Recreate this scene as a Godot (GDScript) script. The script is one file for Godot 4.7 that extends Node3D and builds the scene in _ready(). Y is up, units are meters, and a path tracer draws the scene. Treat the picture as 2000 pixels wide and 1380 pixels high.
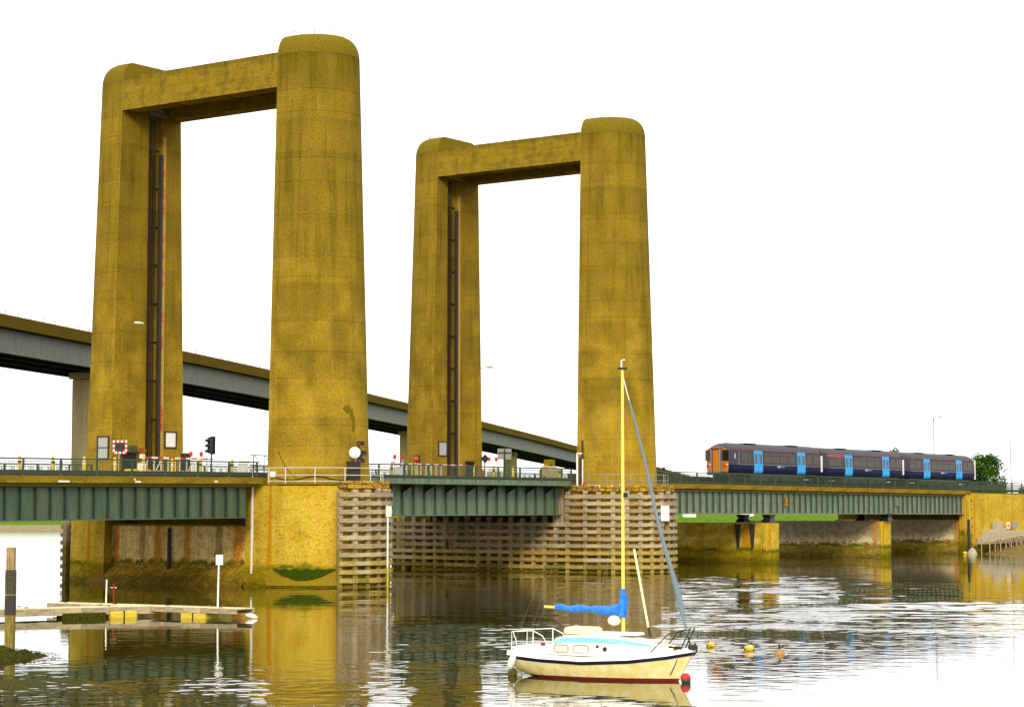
extends Node3D

# ---------------------------------------------------------------- mesh building
class MB:
	var v := PackedVector3Array()
	var n := PackedVector3Array()
	var uv := PackedVector2Array()
	func vert(p: Vector3, q: Vector3, t: Vector2) -> void:
		v.append(p); n.append(q); uv.append(t)
	func tri_s(a: Vector3, b: Vector3, c: Vector3, na: Vector3, nb: Vector3, nc: Vector3, ta := Vector2(), tb := Vector2(), tc := Vector2()) -> void:
		vert(a, na, ta); vert(c, nc, tc); vert(b, nb, tb)
	func tri(a: Vector3, b: Vector3, c: Vector3) -> void:
		var q := (b - a).cross(c - a).normalized()
		tri_s(a, b, c, q, q, q, Vector2(a.x + a.z, a.y), Vector2(b.x + b.z, b.y), Vector2(c.x + c.z, c.y))
	func quad_uv(a: Vector3, b: Vector3, c: Vector3, d: Vector3, ta: Vector2, tb: Vector2, tc: Vector2, td: Vector2) -> void:
		var q := (c - a).cross(d - b).normalized()
		tri_s(a, b, c, q, q, q, ta, tb, tc)
		tri_s(a, c, d, q, q, q, ta, tc, td)
	func quad(a: Vector3, b: Vector3, c: Vector3, d: Vector3) -> void:
		var lu := a.distance_to(b)
		var lv := b.distance_to(c)
		quad_uv(a, b, c, d, Vector2(0, lv), Vector2(lu, lv), Vector2(lu, 0), Vector2(0, 0))
	func hexa(p: Array) -> void:
		# p: 4 bottom corners counter-clockwise seen from above, then the 4 above them
		quad(p[3], p[2], p[1], p[0]); quad(p[4], p[5], p[6], p[7])
		for k in 4:
			var j := (k + 1) % 4
			quad(p[k], p[j], p[4 + j], p[4 + k])
	func box(c: Vector3, s: Vector3, b := Basis.IDENTITY) -> void:
		var h := s * 0.5
		var p := []
		for y in [-1, 1]:
			p.append(c + b * Vector3(-h.x, y * h.y, h.z)); p.append(c + b * Vector3(h.x, y * h.y, h.z))
			p.append(c + b * Vector3(h.x, y * h.y, -h.z)); p.append(c + b * Vector3(-h.x, y * h.y, -h.z))
		hexa(p)
	func bevel(c: Vector3, s: Vector3, r: float, b := Basis.IDENTITY) -> void:
		# a box whose vertical and top edges are chamfered
		var h := s * 0.5
		var rings := []
		for lv in [[-h.y, 0.0], [h.y - r, 0.0], [h.y, r]]:
			var x: float = h.x - lv[1]; var z: float = h.z - lv[1]; var y: float = lv[0]
			rings.append([Vector3(-x + r, y, z), Vector3(x - r, y, z), Vector3(x, y, z - r), Vector3(x, y, -z + r), Vector3(x - r, y, -z), Vector3(-x + r, y, -z), Vector3(-x, y, -z + r), Vector3(-x, y, z - r)])
		for i in 2:
			for k in 8:
				var j := (k + 1) % 8
				quad(c + b * rings[i][k], c + b * rings[i][j], c + b * rings[i + 1][j], c + b * rings[i + 1][k])
		for k in range(1, 7):
			tri(c + b * rings[2][0], c + b * rings[2][k], c + b * rings[2][k + 1])
			tri(c + b * rings[0][0], c + b * rings[0][k + 1], c + b * rings[0][k])
	func beam(p0: Vector3, p1: Vector3, w: float, h: float) -> void:
		# a bar from p0 to p1, w across and h high; its ends are cut upright when it is level
		var d := (p1 - p0).normalized()
		var s := d.cross(Vector3.UP)
		s = Vector3(0, 0, 1) if s.length() < 0.01 else s.normalized()
		var u := s.cross(d).normalized()
		var a := s * w * 0.5
		var t := u * h * 0.5
		var q0 := [p0 - a - t, p0 + a - t, p0 + a + t, p0 - a + t]
		var q1 := [p1 - a - t, p1 + a - t, p1 + a + t, p1 - a + t]
		quad(q0[1], q1[1], q1[2], q0[2]); quad(q1[0], q0[0], q0[3], q1[3])
		quad(q0[2], q1[2], q1[3], q0[3]); quad(q0[0], q1[0], q1[1], q0[1])
		quad(q0[0], q0[1], q0[2], q0[3]); quad(q1[1], q1[0], q1[3], q1[2])
	func tube(path: Array, rad, sides := 8, caps := true) -> void:
		var m := path.size()
		var rows := []
		var prev := Vector3.ZERO
		var along := 0.0
		for i in m:
			var d: Vector3 = (path[mini(i + 1, m - 1)] - path[maxi(i - 1, 0)]).normalized()
			var s := prev - d * prev.dot(d) if i > 0 else d.cross(Vector3.UP if absf(d.y) < 0.9 else Vector3.RIGHT)
			s = s.normalized(); prev = s
			var u := s.cross(d)
			var r: float = rad[i] if rad is Array else rad
			if i > 0: along += path[i].distance_to(path[i - 1])
			var row := []
			for k in sides + 1:
				var an := TAU * k / sides
				var q := s * cos(an) + u * sin(an)
				row.append([path[i] + q * r, q, Vector2(along, r * an)])
			rows.append(row)
		for i in m - 1:
			for k in sides:
				var a = rows[i][k]; var b = rows[i][k + 1]; var c = rows[i + 1][k + 1]; var e = rows[i + 1][k]
				tri_s(a[0], e[0], c[0], a[1], e[1], c[1], a[2], e[2], c[2])
				tri_s(a[0], c[0], b[0], a[1], c[1], b[1], a[2], c[2], b[2])
		if caps:
			for k in sides:
				tri(path[0], rows[0][k][0], rows[0][k + 1][0])
				tri(path[m - 1], rows[m - 1][k + 1][0], rows[m - 1][k][0])
	func sheet(rows: Array, flip := false, closed := false, uvs = null) -> void:
		# rows of points of equal length, smooth normals; seen from outside, rows run left to right and successive rows go up (flip otherwise)
		var a := rows.size(); var b: int = rows[0].size()
		var nn := []
		for i in a:
			var r := []
			for j in b:
				var jm := j - 1; var jp := j + 1
				if closed:
					if jm < 0: jm = b - 2
					if jp > b - 1: jp = 1
				else:
					jm = maxi(jm, 0); jp = mini(jp, b - 1)
				var du: Vector3 = rows[i][jp] - rows[i][jm]
				var dv: Vector3 = rows[mini(i + 1, a - 1)][j] - rows[maxi(i - 1, 0)][j]
				var q := du.cross(dv)
				if q.length() < 1e-9: q = Vector3.UP
				q = q.normalized()
				r.append(-q if flip else q)
			nn.append(r)
		for i in a - 1:
			for j in b - 1:
				var t := [Vector2(j, i), Vector2(j + 1, i), Vector2(j + 1, i + 1), Vector2(j, i + 1)]
				if uvs != null: t = [uvs[i][j], uvs[i][j + 1], uvs[i + 1][j + 1], uvs[i + 1][j]]
				var p := [rows[i][j], rows[i][j + 1], rows[i + 1][j + 1], rows[i + 1][j]]
				var q := [nn[i][j], nn[i][j + 1], nn[i + 1][j + 1], nn[i + 1][j]]
				if flip:
					tri_s(p[0], p[2], p[1], q[0], q[2], q[1], t[0], t[2], t[1])
					tri_s(p[0], p[3], p[2], q[0], q[3], q[2], t[0], t[3], t[2])
				else:
					tri_s(p[0], p[1], p[2], q[0], q[1], q[2], t[0], t[1], t[2])
					tri_s(p[0], p[2], p[3], q[0], q[2], q[3], t[0], t[2], t[3])
	func ball(c: Vector3, r: Vector3, b := Basis.IDENTITY, seg := 14, rings := 8) -> void:
		var rows := []
		for i in rings + 1:
			var la := -PI / 2 + PI * i / rings
			var row := []
			for k in seg + 1:
				var lo := TAU * k / seg
				row.append(Vector3(cos(la) * cos(lo), sin(la), -cos(la) * sin(lo)))
			rows.append(row)
		for i in rings:
			for k in seg:
				var p := [rows[i][k], rows[i][k + 1], rows[i + 1][k + 1], rows[i + 1][k]]
				var q := []
				var w := []
				for e in p:
					w.append(c + b * (e * r)); q.append((b * (e / r)).normalized())
				tri_s(w[0], w[1], w[2], q[0], q[1], q[2], Vector2(k, i), Vector2(k + 1, i), Vector2(k + 1, i + 1))
				tri_s(w[0], w[2], w[3], q[0], q[2], q[3], Vector2(k, i), Vector2(k + 1, i + 1), Vector2(k, i + 1))
	func mesh() -> ArrayMesh:
		var a := []
		a.resize(Mesh.ARRAY_MAX)
		a[Mesh.ARRAY_VERTEX] = v; a[Mesh.ARRAY_NORMAL] = n; a[Mesh.ARRAY_TEX_UV] = uv; a[Mesh.ARRAY_TEX_UV2] = uv
		var m := ArrayMesh.new()
		m.add_surface_from_arrays(Mesh.PRIMITIVE_TRIANGLES, a)
		return m

# ---------------------------------------------------------------- naming
var used := {}
func numbered(parent: Node, called: String) -> String:
	var key := str(parent.get_instance_id()) + called
	var k: int = used.get(key, 0)
	used[key] = k + 1
	return called if k == 0 else "%s_%03d" % [called, k]
func thing(called: String, label: String, category: String, group := "", at := Vector3.ZERO, turn := 0.0) -> Node3D:
	var o := Node3D.new()
	o.name = numbered(self, called); add_child(o, true)
	o.position = at; o.rotation.y = turn
	o.set_meta("label", label); o.set_meta("category", category)
	if group: o.set_meta("group", group)
	return o
func put(parent: Node, called: String, mesh: Mesh, m: Material, at := Vector3.ZERO, b := Basis.IDENTITY) -> MeshInstance3D:
	var o := MeshInstance3D.new()
	o.name = numbered(parent, called); parent.add_child(o, true)
	o.mesh = mesh; o.material_override = m
	o.transform = Transform3D(b, at)
	return o
func part(parent: Node, called: String, mb: MB, m: Material) -> MeshInstance3D:
	return put(parent, called, mb.mesh(), m)
func node(parent: Node, called: String) -> Node3D:
	var o := Node3D.new()
	o.name = numbered(parent, called); parent.add_child(o, true)
	return o
func stuff(o: Node) -> void: o.set_meta("kind", "stuff")
func structure(called: String, mb: MB, m: Material) -> MeshInstance3D:
	var o := part(self, called, mb, m)
	o.set_meta("kind", "structure")
	return o
func pbox(parent: Node, called: String, c: Vector3, s: Vector3, m: Material, r := 0.0, b := Basis.IDENTITY) -> MeshInstance3D:
	var mb := MB.new()
	if r > 0.0: mb.bevel(c, s, r, b)
	else: mb.box(c, s, b)
	return part(parent, called, mb, m)
func ptube(parent: Node, called: String, path: Array, r, m: Material, sides := 8) -> MeshInstance3D:
	var mb := MB.new()
	mb.tube(path, r, sides)
	return part(parent, called, mb, m)

# ---------------------------------------------------------------- textures
var rng := RandomNumberGenerator.new()
func noise(seed_: int, freq: float, oct := 3, kind := FastNoiseLite.TYPE_SIMPLEX_SMOOTH) -> FastNoiseLite:
	var f := FastNoiseLite.new()
	f.seed = seed_; f.frequency = freq; f.noise_type = kind; f.fractal_octaves = oct
	return f
func nimg(seed_: int, freq: float, w: int, h: int, oct := 3, seamless := false) -> PackedByteArray:
	var f := noise(seed_, freq, oct)
	var im := f.get_seamless_image(w, h) if seamless else f.get_image(w, h)
	im.convert(Image.FORMAT_L8)
	return im.get_data()
func stretched(seed_: int, freq: float, w: int, h: int, k: int, oct := 3) -> PackedByteArray:
	var im := noise(seed_, freq, oct).get_image(w, maxi(h / k, 4))
	im.convert(Image.FORMAT_L8)
	im.resize(w, h, Image.INTERPOLATE_CUBIC)
	return im.get_data()
func tex_of(d: PackedByteArray, w: int, h: int) -> ImageTexture:
	var im := Image.create_from_data(w, h, false, Image.FORMAT_RGB8, d)
	im.generate_mipmaps()
	return ImageTexture.create_from_image(im)
func put_rgb(d: PackedByteArray, i: int, r: float, g: float, b: float) -> void:
	d[i] = clampi(int(r), 0, 255); d[i + 1] = clampi(int(g), 0, 255); d[i + 2] = clampi(int(b), 0, 255)
func ss(a: float, b: float, x: float) -> float:
	var t := clampf((x - a) / (b - a), 0.0, 1.0)
	return t * t * (3.0 - 2.0 * t)
func mat(c: Color, rough := 0.6, metal := 0.0) -> StandardMaterial3D:
	var m := StandardMaterial3D.new()
	m.albedo_color = c; m.roughness = rough; m.metallic = metal
	if rough >= 0.75: m.metallic_specular = 0.15
	return m
func rgb(r: float, g: float, b: float) -> Color: return Color(r / 255.0, g / 255.0, b / 255.0)

var grain: ImageTexture
var fleck: ImageTexture
func make_grain() -> void:
	# exposed-aggregate speckle: olive, ochre and pinkish grey flecks
	var w := 768
	var a := nimg(11, 0.125, w, w, 2, true)
	var b := nimg(12, 0.024, w, w, 3, true)
	var c := nimg(13, 0.13, w, w, 1, true)
	var d := PackedByteArray(); d.resize(w * w * 3)
	var e := PackedByteArray(); e.resize(w * w * 3)
	for i in w * w:
		var t := a[i] / 255.0
		var pink := ss(0.48, 0.68, b[i] / 255.0) * 0.25 + ss(0.55, 0.64, t) * 0.42
		var dark := ss(0.5, 0.25, c[i] / 255.0 * 0.6 + t * 0.4)
		var k := (1.0 - 0.17 * dark) * (0.95 + 0.05 * ss(0.3, 0.7, t))
		d[i * 3] = int((229 + 20 * pink) * k); d[i * 3 + 1] = int((236 - 16 * pink) * k); d[i * 3 + 2] = int((92 + 140 * pink) * k)
		var g := 0.72 + 0.28 * ss(0.25, 0.6, t * 0.6 + b[i] / 255.0 * 0.4)
		e[i * 3] = int(255 * g); e[i * 3 + 1] = int(252 * g); e[i * 3 + 2] = int(246 * g)
	grain = tex_of(d, w, w)
	fleck = tex_of(e, w, w)
func grainy(m: StandardMaterial3D, t: Texture2D, metres: float) -> StandardMaterial3D:
	m.detail_enabled = true; m.detail_blend_mode = BaseMaterial3D.BLEND_MODE_MUL
	m.detail_uv_layer = BaseMaterial3D.DETAIL_UV_2
	m.detail_albedo = t
	m.uv2_triplanar = true; m.uv2_world_triplanar = true; m.uv2_scale = Vector3.ONE / metres
	return m
func mapped(t: Texture2D, rough := 0.9) -> StandardMaterial3D:
	var m := mat(Color.WHITE, rough)
	m.albedo_texture = t
	m.texture_repeat = true
	return grainy(m, grain, 15.0)
func leg_map(seed_: int, lifts: int) -> ImageTexture:
	# weathering and painted light of a concrete leg: every lift of formwork its own tone, rain streaks, dirt under the joints
	var w := 512; var h := 1024
	var st := stretched(seed_, 0.035, w, h, 14, 3)
	var s2 := stretched(seed_ + 1, 0.012, w, h, 5, 3)
	var bl := nimg(seed_ + 2, 0.009, w, h, 4)
	var d := PackedByteArray(); d.resize(w * h * 3)
	var r := RandomNumberGenerator.new(); r.seed = seed_
	var tone := []
	for k in lifts + 2: tone.append(r.randf_range(-0.035, 0.035))
	for y in h:
		var v := float(y) / h
		var lf := v * lifts
		var k := int(lf); var fr := lf - k
		var low := ss(0.35, 0.85, v + 0.0)
		for x in w:
			var i := y * w + x
			var q := bl[i] / 255.0 - 0.5
			var f: float = 0.845 + 0.15 * ss(0.5, 1.0, v + q * 0.5) + tone[k] + q * 0.12 - 0.02  # paler towards the foot: light off the water put into the colour
			f -= 0.075 * ss(0.5, 0.8, st[i] / 255.0) * (1.0 - 0.4 * low)
			f -= 0.035 * ss(0.5, 0.75, s2[i] / 255.0)
			f -= 0.04 * ss(0.3, 0.0, fr) * (0.4 + s2[i] / 255.0)
			f -= 0.05 * ss(0.9, 1.0, fr) * ss(0.4, 0.7, bl[i] / 255.0)
			f -= 0.08 * ss(0.10, 0.0, v)
			var g := ss(0.5, 0.9, f)
			put_rgb(d, i * 3, (177 + 12 * g) * f, 156 * f, (87 + 8 * g) * f)
	return tex_of(d, w, h)
func base_map(seed_: int, rust: Array, dark: Array, y0: float, y1: float, pale: float, tide: float) -> ImageTexture:
	# a river wall: rust runs, lime bloom, and the weed-covered band below the tide line (v runs down from y1 to y0)
	var w := 512; var h := 320
	var st := stretched(seed_, 0.022, w, h, 9, 3)
	var bl := nimg(seed_ + 1, 0.011, w, h, 4)
	var fi := nimg(seed_ + 2, 0.06, w, h, 3)
	var d := PackedByteArray(); d.resize(w * h * 3)
	var lime := 1.0 if pale > 1.2 else 0.0
	for y in h:
		var v := float(y) / h
		var hy := lerpf(y1, y0, v)
		for x in w:
			var i := y * w + x
			var u := float(x) / w
			var q := bl[i] / 255.0; var s := st[i] / 255.0; var n_ := fi[i] / 255.0
			var c := Vector3(218, 180, 106).lerp(Vector3(250, 230, 188), 1.0 if pale > 0.9 else 0.0).lerp(Vector3(250, 234, 200), pale * ss(0.35, 0.7, q))
			c *= 1.0 - 0.08 * ss(0.5, 0.85, s) - 0.10 * ss(0.55, 0.8, n_)
			if lime > 0.0:
				c = c.lerp(Vector3(255, 240, 196), ss(0.3, 0.6, q) * ss(0.0, 0.25, v))
				c = c.lerp(Vector3(128, 116, 96), 0.6 * ss(0.56, 0.6, fi[(y / 40 * 40 + 7) * w + x / 44 * 44]) * (1.0 - ss(0.25, 0.5, v)))
				c = c.lerp(Vector3(120, 100, 60), 0.7 * ss(0.58, 0.64, n_) * ss(0.3, 0.5, v))
			for k in rust:
				var e: float = absf(u - k[0]) / k[1]
				var a := (1.0 - ss(0.1, 1.0, e + (s - 0.5) * 0.9)) * (1.0 - ss(k[2] - 0.35, k[2] + 0.15, v))
				c = c.lerp(Vector3(206, 132, 36), a * 0.7)
			for k in dark:
				var e: float = absf(u - k[0]) / k[1]
				var a := (1.0 - ss(0.5, 1.0, e + (s - 0.5) * 0.8)) * (1.0 - ss(k[2] - 0.15, k[2] + 0.1, v))
				c = c.lerp(Vector3(120, 104, 66), a * 0.5)
			var t := tide + (q - 0.5) * 0.45 + (s - 0.5) * 0.18 + (n_ - 0.5) * 0.12
			var wet := ss(t + 0.22, t - 0.28, hy)
			var weed := Vector3(142, 124, 42).lerp(Vector3(178, 156, 76), ss(0.35, 0.7, n_ * 0.6 + q * 0.4))
			weed = weed.lerp(Vector3(64, 74, 8), ss(t - 0.5, t - 0.1, hy) * ss(0.35, 0.6, q) * 0.8)
			weed *= 1.0 - 0.25 * ss(0.75, 0.1, hy)
			c = c.lerp(weed, wet)
			put_rgb(d, i * 3, c.x, c.y, c.z)
	return tex_of(d, w, h)
func wood_tex(seed_: int, c0: Color, c1: Color) -> ImageTexture:
	var w := 256; var h := 128
	var im := noise(seed_, 0.11, 3).get_image(w / 16, h)
	im.convert(Image.FORMAT_L8); im.resize(w, h, Image.INTERPOLATE_CUBIC)
	var a := im.get_data()
	var b := nimg(seed_ + 1, 0.02, w, h, 3)
	var d := PackedByteArray(); d.resize(w * h * 3)
	for i in w * h:
		var t := clampf(a[i] / 255.0 * 0.75 + b[i] / 255.0 * 0.5 - 0.12, 0, 1)
		var c := c0.lerp(c1, t)
		var k := 0.84 if a[i] < 92 else 1.0
		put_rgb(d, i * 3, c.r * 255 * k, c.g * 255 * k, c.b * 255 * k)
	return tex_of(d, w, h)
func wood(seed_: int, c0: Color, c1: Color) -> StandardMaterial3D:
	var m := mat(Color.WHITE, 0.9)
	m.albedo_texture = wood_tex(seed_, c0, c1)
	m.uv1_scale = Vector3(0.45, 1.6, 1)
	return m
func blotched(c0: Color, c1: Color, seed_: int, metres: float, rough: float, runs := false, oct := 4, rust := 0.0) -> StandardMaterial3D:
	# paint or earth whose colour wanders between two tones
	var w := 256
	var a := nimg(seed_, 0.03, w, w, oct, true)
	var b2 := nimg(seed_ + 50, 0.07, w, w, 4, true) if rust > 0.0 else a
	var d := PackedByteArray(); d.resize(w * w * 3)
	for i in w * w:
		var c := c0.lerp(c1, ss(0.3, 0.7, a[i] / 255.0))
		if rust > 0.0: c = c.lerp(rgb(104, 70, 36), rust * ss(0.66, 0.8, b2[i] / 255.0))
		put_rgb(d, i * 3, c.r * 255, c.g * 255, c.b * 255)
	var m := mat(Color.WHITE, rough)
	m.albedo_texture = tex_of(d, w, w)
	m.uv1_triplanar = true; m.uv1_world_triplanar = true
	m.uv1_scale = Vector3(1, 0.25 if runs else 1.0, 1) / metres
	return m

# ---------------------------------------------------------------- the place
const FOOT := Vector3(0, 0, 98.4)
const AHEAD := Vector3(0.817, 0, -0.57665)
const ASIDE := Vector3(0.57665, 0, 0.817)
const LEG_IN := -0.5
const LEG_FAR := -16.0
var M := {}

func at(d: float, r: float, y := 0.0) -> Vector3: return FOOT + AHEAD * d + ASIDE * r + Vector3.UP * y
func leg_a(y: float) -> float: return 3.8 - 0.025 * (y - 9.0)
func leg_c(y: float) -> float: return 4.1 - 0.0304 * (y - 9.0)
func camber(x: float) -> float:
	if x < 120.0: return -0.005 * (120.0 - x)
	return -0.0042 * (x - 172.0) if x > 172.0 else 0.0
func outline(xc: float, zi: float, s: float, y: float, off: float, seg := 28, b := 0.9) -> Array:
	if y > 37.6: off -= 1.05 * (1.0 - sqrt(maxf(0.0, 1.0 - pow((y - 37.6) / 1.5, 2))))
	var a := leg_a(minf(y, 37.6)) + off
	var c := leg_c(minf(y, 37.6)) + off
	var xm := a
	var out := []
	var th := asin(clampf(xm / a, -1, 1))
	var ze := b + c * cos(th)
	for k in 3: out.append(Vector3(xc - xm, y, zi + s * lerpf(0, ze, k / 3.0)))
	for k in seg + 1:
		var t := lerpf(-th, th, float(k) / seg)
		out.append(Vector3(xc + a * sin(t), y, zi + s * (b + c * cos(t))))
	for k in 3: out.append(Vector3(xc + xm, y, zi + s * lerpf(ze, 0, (k + 1) / 3.0)))
	return out
func dpoint(xc: float, y: float, off: float, th: float) -> Vector3:
	return Vector3(xc - (leg_a(y) + off) * cos(th), y, LEG_IN + 0.9 + (leg_c(y) + off) * sin(th))
func dnormal(th: float) -> Vector3: return Vector3(-cos(th), 0, sin(th)).normalized()

func _ready() -> void:
	rng.seed = 7
	var cam := Camera3D.new()
	cam.name = "camera"; add_child(cam)
	cam.position = Vector3(0, 5.6, 98.4)
	cam.rotation = Vector3(deg_to_rad(4.135), deg_to_rad(-54.783), 0)
	cam.fov = 19.07; cam.near = 0.5; cam.far = 6000; cam.current = true
	var we := WorldEnvironment.new()
	we.name = "environment"; add_child(we)
	var env := Environment.new()
	we.environment = env
	env.background_mode = Environment.BG_SKY
	var sky := Sky.new()
	var sm := ProceduralSkyMaterial.new()
	sm.sky_top_color = Color(1.0, 1.0, 1.0)
	sm.sky_horizon_color = Color(1.0, 0.995, 0.985)
	sm.sky_curve = 0.2
	sm.ground_bottom_color = Color(0.16, 0.14, 0.07); sm.ground_horizon_color = Color(0.3, 0.28, 0.2); sm.ground_curve = 0.05
	sm.sun_angle_max = 1.0
	sm.sky_energy_multiplier = 1.0
	sky.sky_material = sm
	env.sky = sky
	env.background_energy_multiplier = 1.7
	env.tonemap_mode = Environment.TONE_MAPPER_LINEAR
	env.tonemap_exposure = 1.0
	env.sdfgi_enabled = true; env.ssao_enabled = true; env.ssil_enabled = true
	var sun := DirectionalLight3D.new()
	sun.name = "sun"; add_child(sun)
	sun.light_energy = 0.8; sun.light_angular_distance = 14.0
	sun.light_color = Color(1.0, 0.95, 0.86)
	sun.shadow_enabled = true
	var to_sun := -AHEAD * 0.88 - ASIDE * 0.06 + Vector3.UP * 0.42
	sun.look_at_from_position(to_sun * 50.0, Vector3.ZERO)
	materials()
	water()
	land()
	tower(114.25, [-0.3, 1.15], "left", 21)
	tower(153.5, [-1.6, -0.1], "right", 41)
	tower_fittings()
	left_pier()
	right_piers()
	decks()
	viaduct()
	fenders()
	walkways()
	train()
	road_things()
	boat()
	buoys()
	jetty()
	shore_things()
	trees()

func materials() -> void:
	make_grain()
	M.leg1 = mapped(leg_map(101, 13))
	M.leg2 = mapped(leg_map(131, 13))
	M.leg3 = mapped(leg_map(171, 13))
	M.caisson = mapped(base_map(201, [[0.1, 0.012, 0.9], [0.55, 0.02, 0.5]], [[0.8, 0.02, 0.6]], -1.5, 7.1, 0.25, 1.55))
	M.pier_wall = mapped(base_map(211, [[0.2, 0.07, 0.9], [0.84, 0.1, 1.0]], [[0.6, 0.05, 0.5]], -1.0, 4.15, 0.95, 1.7))
	M.pier_wall.detail_albedo = fleck; M.pier_wall.albedo_color = rgb(255, 240, 190)
	M.far_wall = mapped(base_map(221, [[0.9, 0.05, 0.9], [0.6, 0.02, 0.5]], [], -1.0, 3.95, 0.8, 1.5))
	M.pale_wall = mapped(base_map(231, [[0.97, 0.04, 0.9]], [[0.05, 0.03, 0.3]], -1.0, 3.95, 1.3, 1.5))
	M.pale_wall.detail_albedo = fleck
	M.nose = mapped(base_map(241, [[0.3, 0.12, 0.6]], [], -1.0, 3.95, 0.4, 1.3))
	M.wing = mapped(base_map(251, [[0.02, 0.02, 0.8]], [], -1.0, 7.2, 0.25, 0.9))
	M.beam_side = mapped(leg_map(271, 1)); M.beam_side.uv1_scale = Vector3(0.064, 0.2, 1)
	M.edge = mapped(leg_map(261, 1)); M.edge.uv1_scale = Vector3(0.05, 0.3, 1)
	M.edge.uv1_offset = Vector3(0, 0.4, 0)
	M.old_edge = grainy(mat(rgb(150, 128, 62), 0.9), grain, 15.0)
	M.rubble = blotched(rgb(96, 78, 44), rgb(190, 150, 62), 301, 1.6, 0.95)
	M.lichen = blotched(rgb(150, 112, 40), rgb(205, 158, 44), 302, 1.2, 0.95)
	M.wood_grey = wood(311, rgb(138, 124, 98), rgb(184, 170, 140))
	M.wood_pale = wood(312, rgb(164, 148, 114), rgb(202, 186, 150))
	M.wood_brown = wood(313, rgb(140, 118, 80), rgb(178, 154, 112))
	M.wood_ochre = wood(314, rgb(152, 130, 66), rgb(200, 174, 104))
	M.wood_weed = wood(315, rgb(112, 100, 46), rgb(156, 138, 74))
	M.green = blotched(rgb(58, 82, 58), rgb(72, 92, 66), 321, 7.0, 0.6, true, 4, 0.55)
	M.green2 = blotched(rgb(98, 120, 98), rgb(116, 126, 106), 322, 6.0, 0.6, true, 4, 0.5)
	M.green3 = blotched(rgb(62, 86, 62), rgb(78, 92, 70), 323, 8.0, 0.6, true, 4, 0.55)
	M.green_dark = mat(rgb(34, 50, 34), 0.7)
	M.rib_shade_green = mat(rgb(60, 78, 58), 0.7)
	M.lift_green = blotched(rgb(82, 106, 82), rgb(98, 116, 94), 329, 6.0, 0.6, true, 4, 0.5)
	M.rail_green = blotched(rgb(34, 60, 40), rgb(58, 78, 46), 324, 1.4, 0.6)
	M.steel = mat(rgb(150, 152, 148), 0.45, 0.6)
	M.galv = mat(rgb(214, 210, 196), 0.5, 0.1)
	M.white = mat(rgb(236, 234, 226), 0.5)
	M.dirty_white = blotched(rgb(228, 222, 200), rgb(244, 240, 226), 325, 0.8, 0.45)
	M.black = mat(rgb(24, 24, 26), 0.5)
	M.dark = mat(rgb(46, 42, 36), 0.7)
	M.rust = blotched(rgb(46, 32, 22), rgb(62, 42, 28), 326, 0.9, 0.85)
	M.guide = blotched(rgb(40, 33, 24), rgb(56, 47, 32), 327, 1.2, 0.7)
	M.red = mat(rgb(200, 26, 20), 0.4)
	M.yellow = mat(rgb(236, 196, 22), 0.5)
	M.old_yellow = blotched(rgb(190, 160, 30), rgb(226, 200, 60), 328, 0.6, 0.6)
	M.glass = mat(rgb(150, 154, 146), 0.06); M.glass.metallic_specular = 0.8
	M.dark_glass = mat(rgb(20, 24, 24), 0.05)
	M.grass = blotched(rgb(64, 100, 2), rgb(94, 118, 8), 331, 9.0, 0.95)
	M.mud = blotched(rgb(98, 84, 36), rgb(134, 112, 58), 332, 5.0, 0.8)
	M.mud_grey = blotched(rgb(120, 108, 74), rgb(150, 138, 100), 333, 8.0, 0.9)
	M.pale_board = wood(316, rgb(190, 178, 132), rgb(226, 214, 172))
	M.weed = blotched(rgb(34, 40, 8), rgb(84, 76, 20), 334, 0.7, 0.9)

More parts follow.
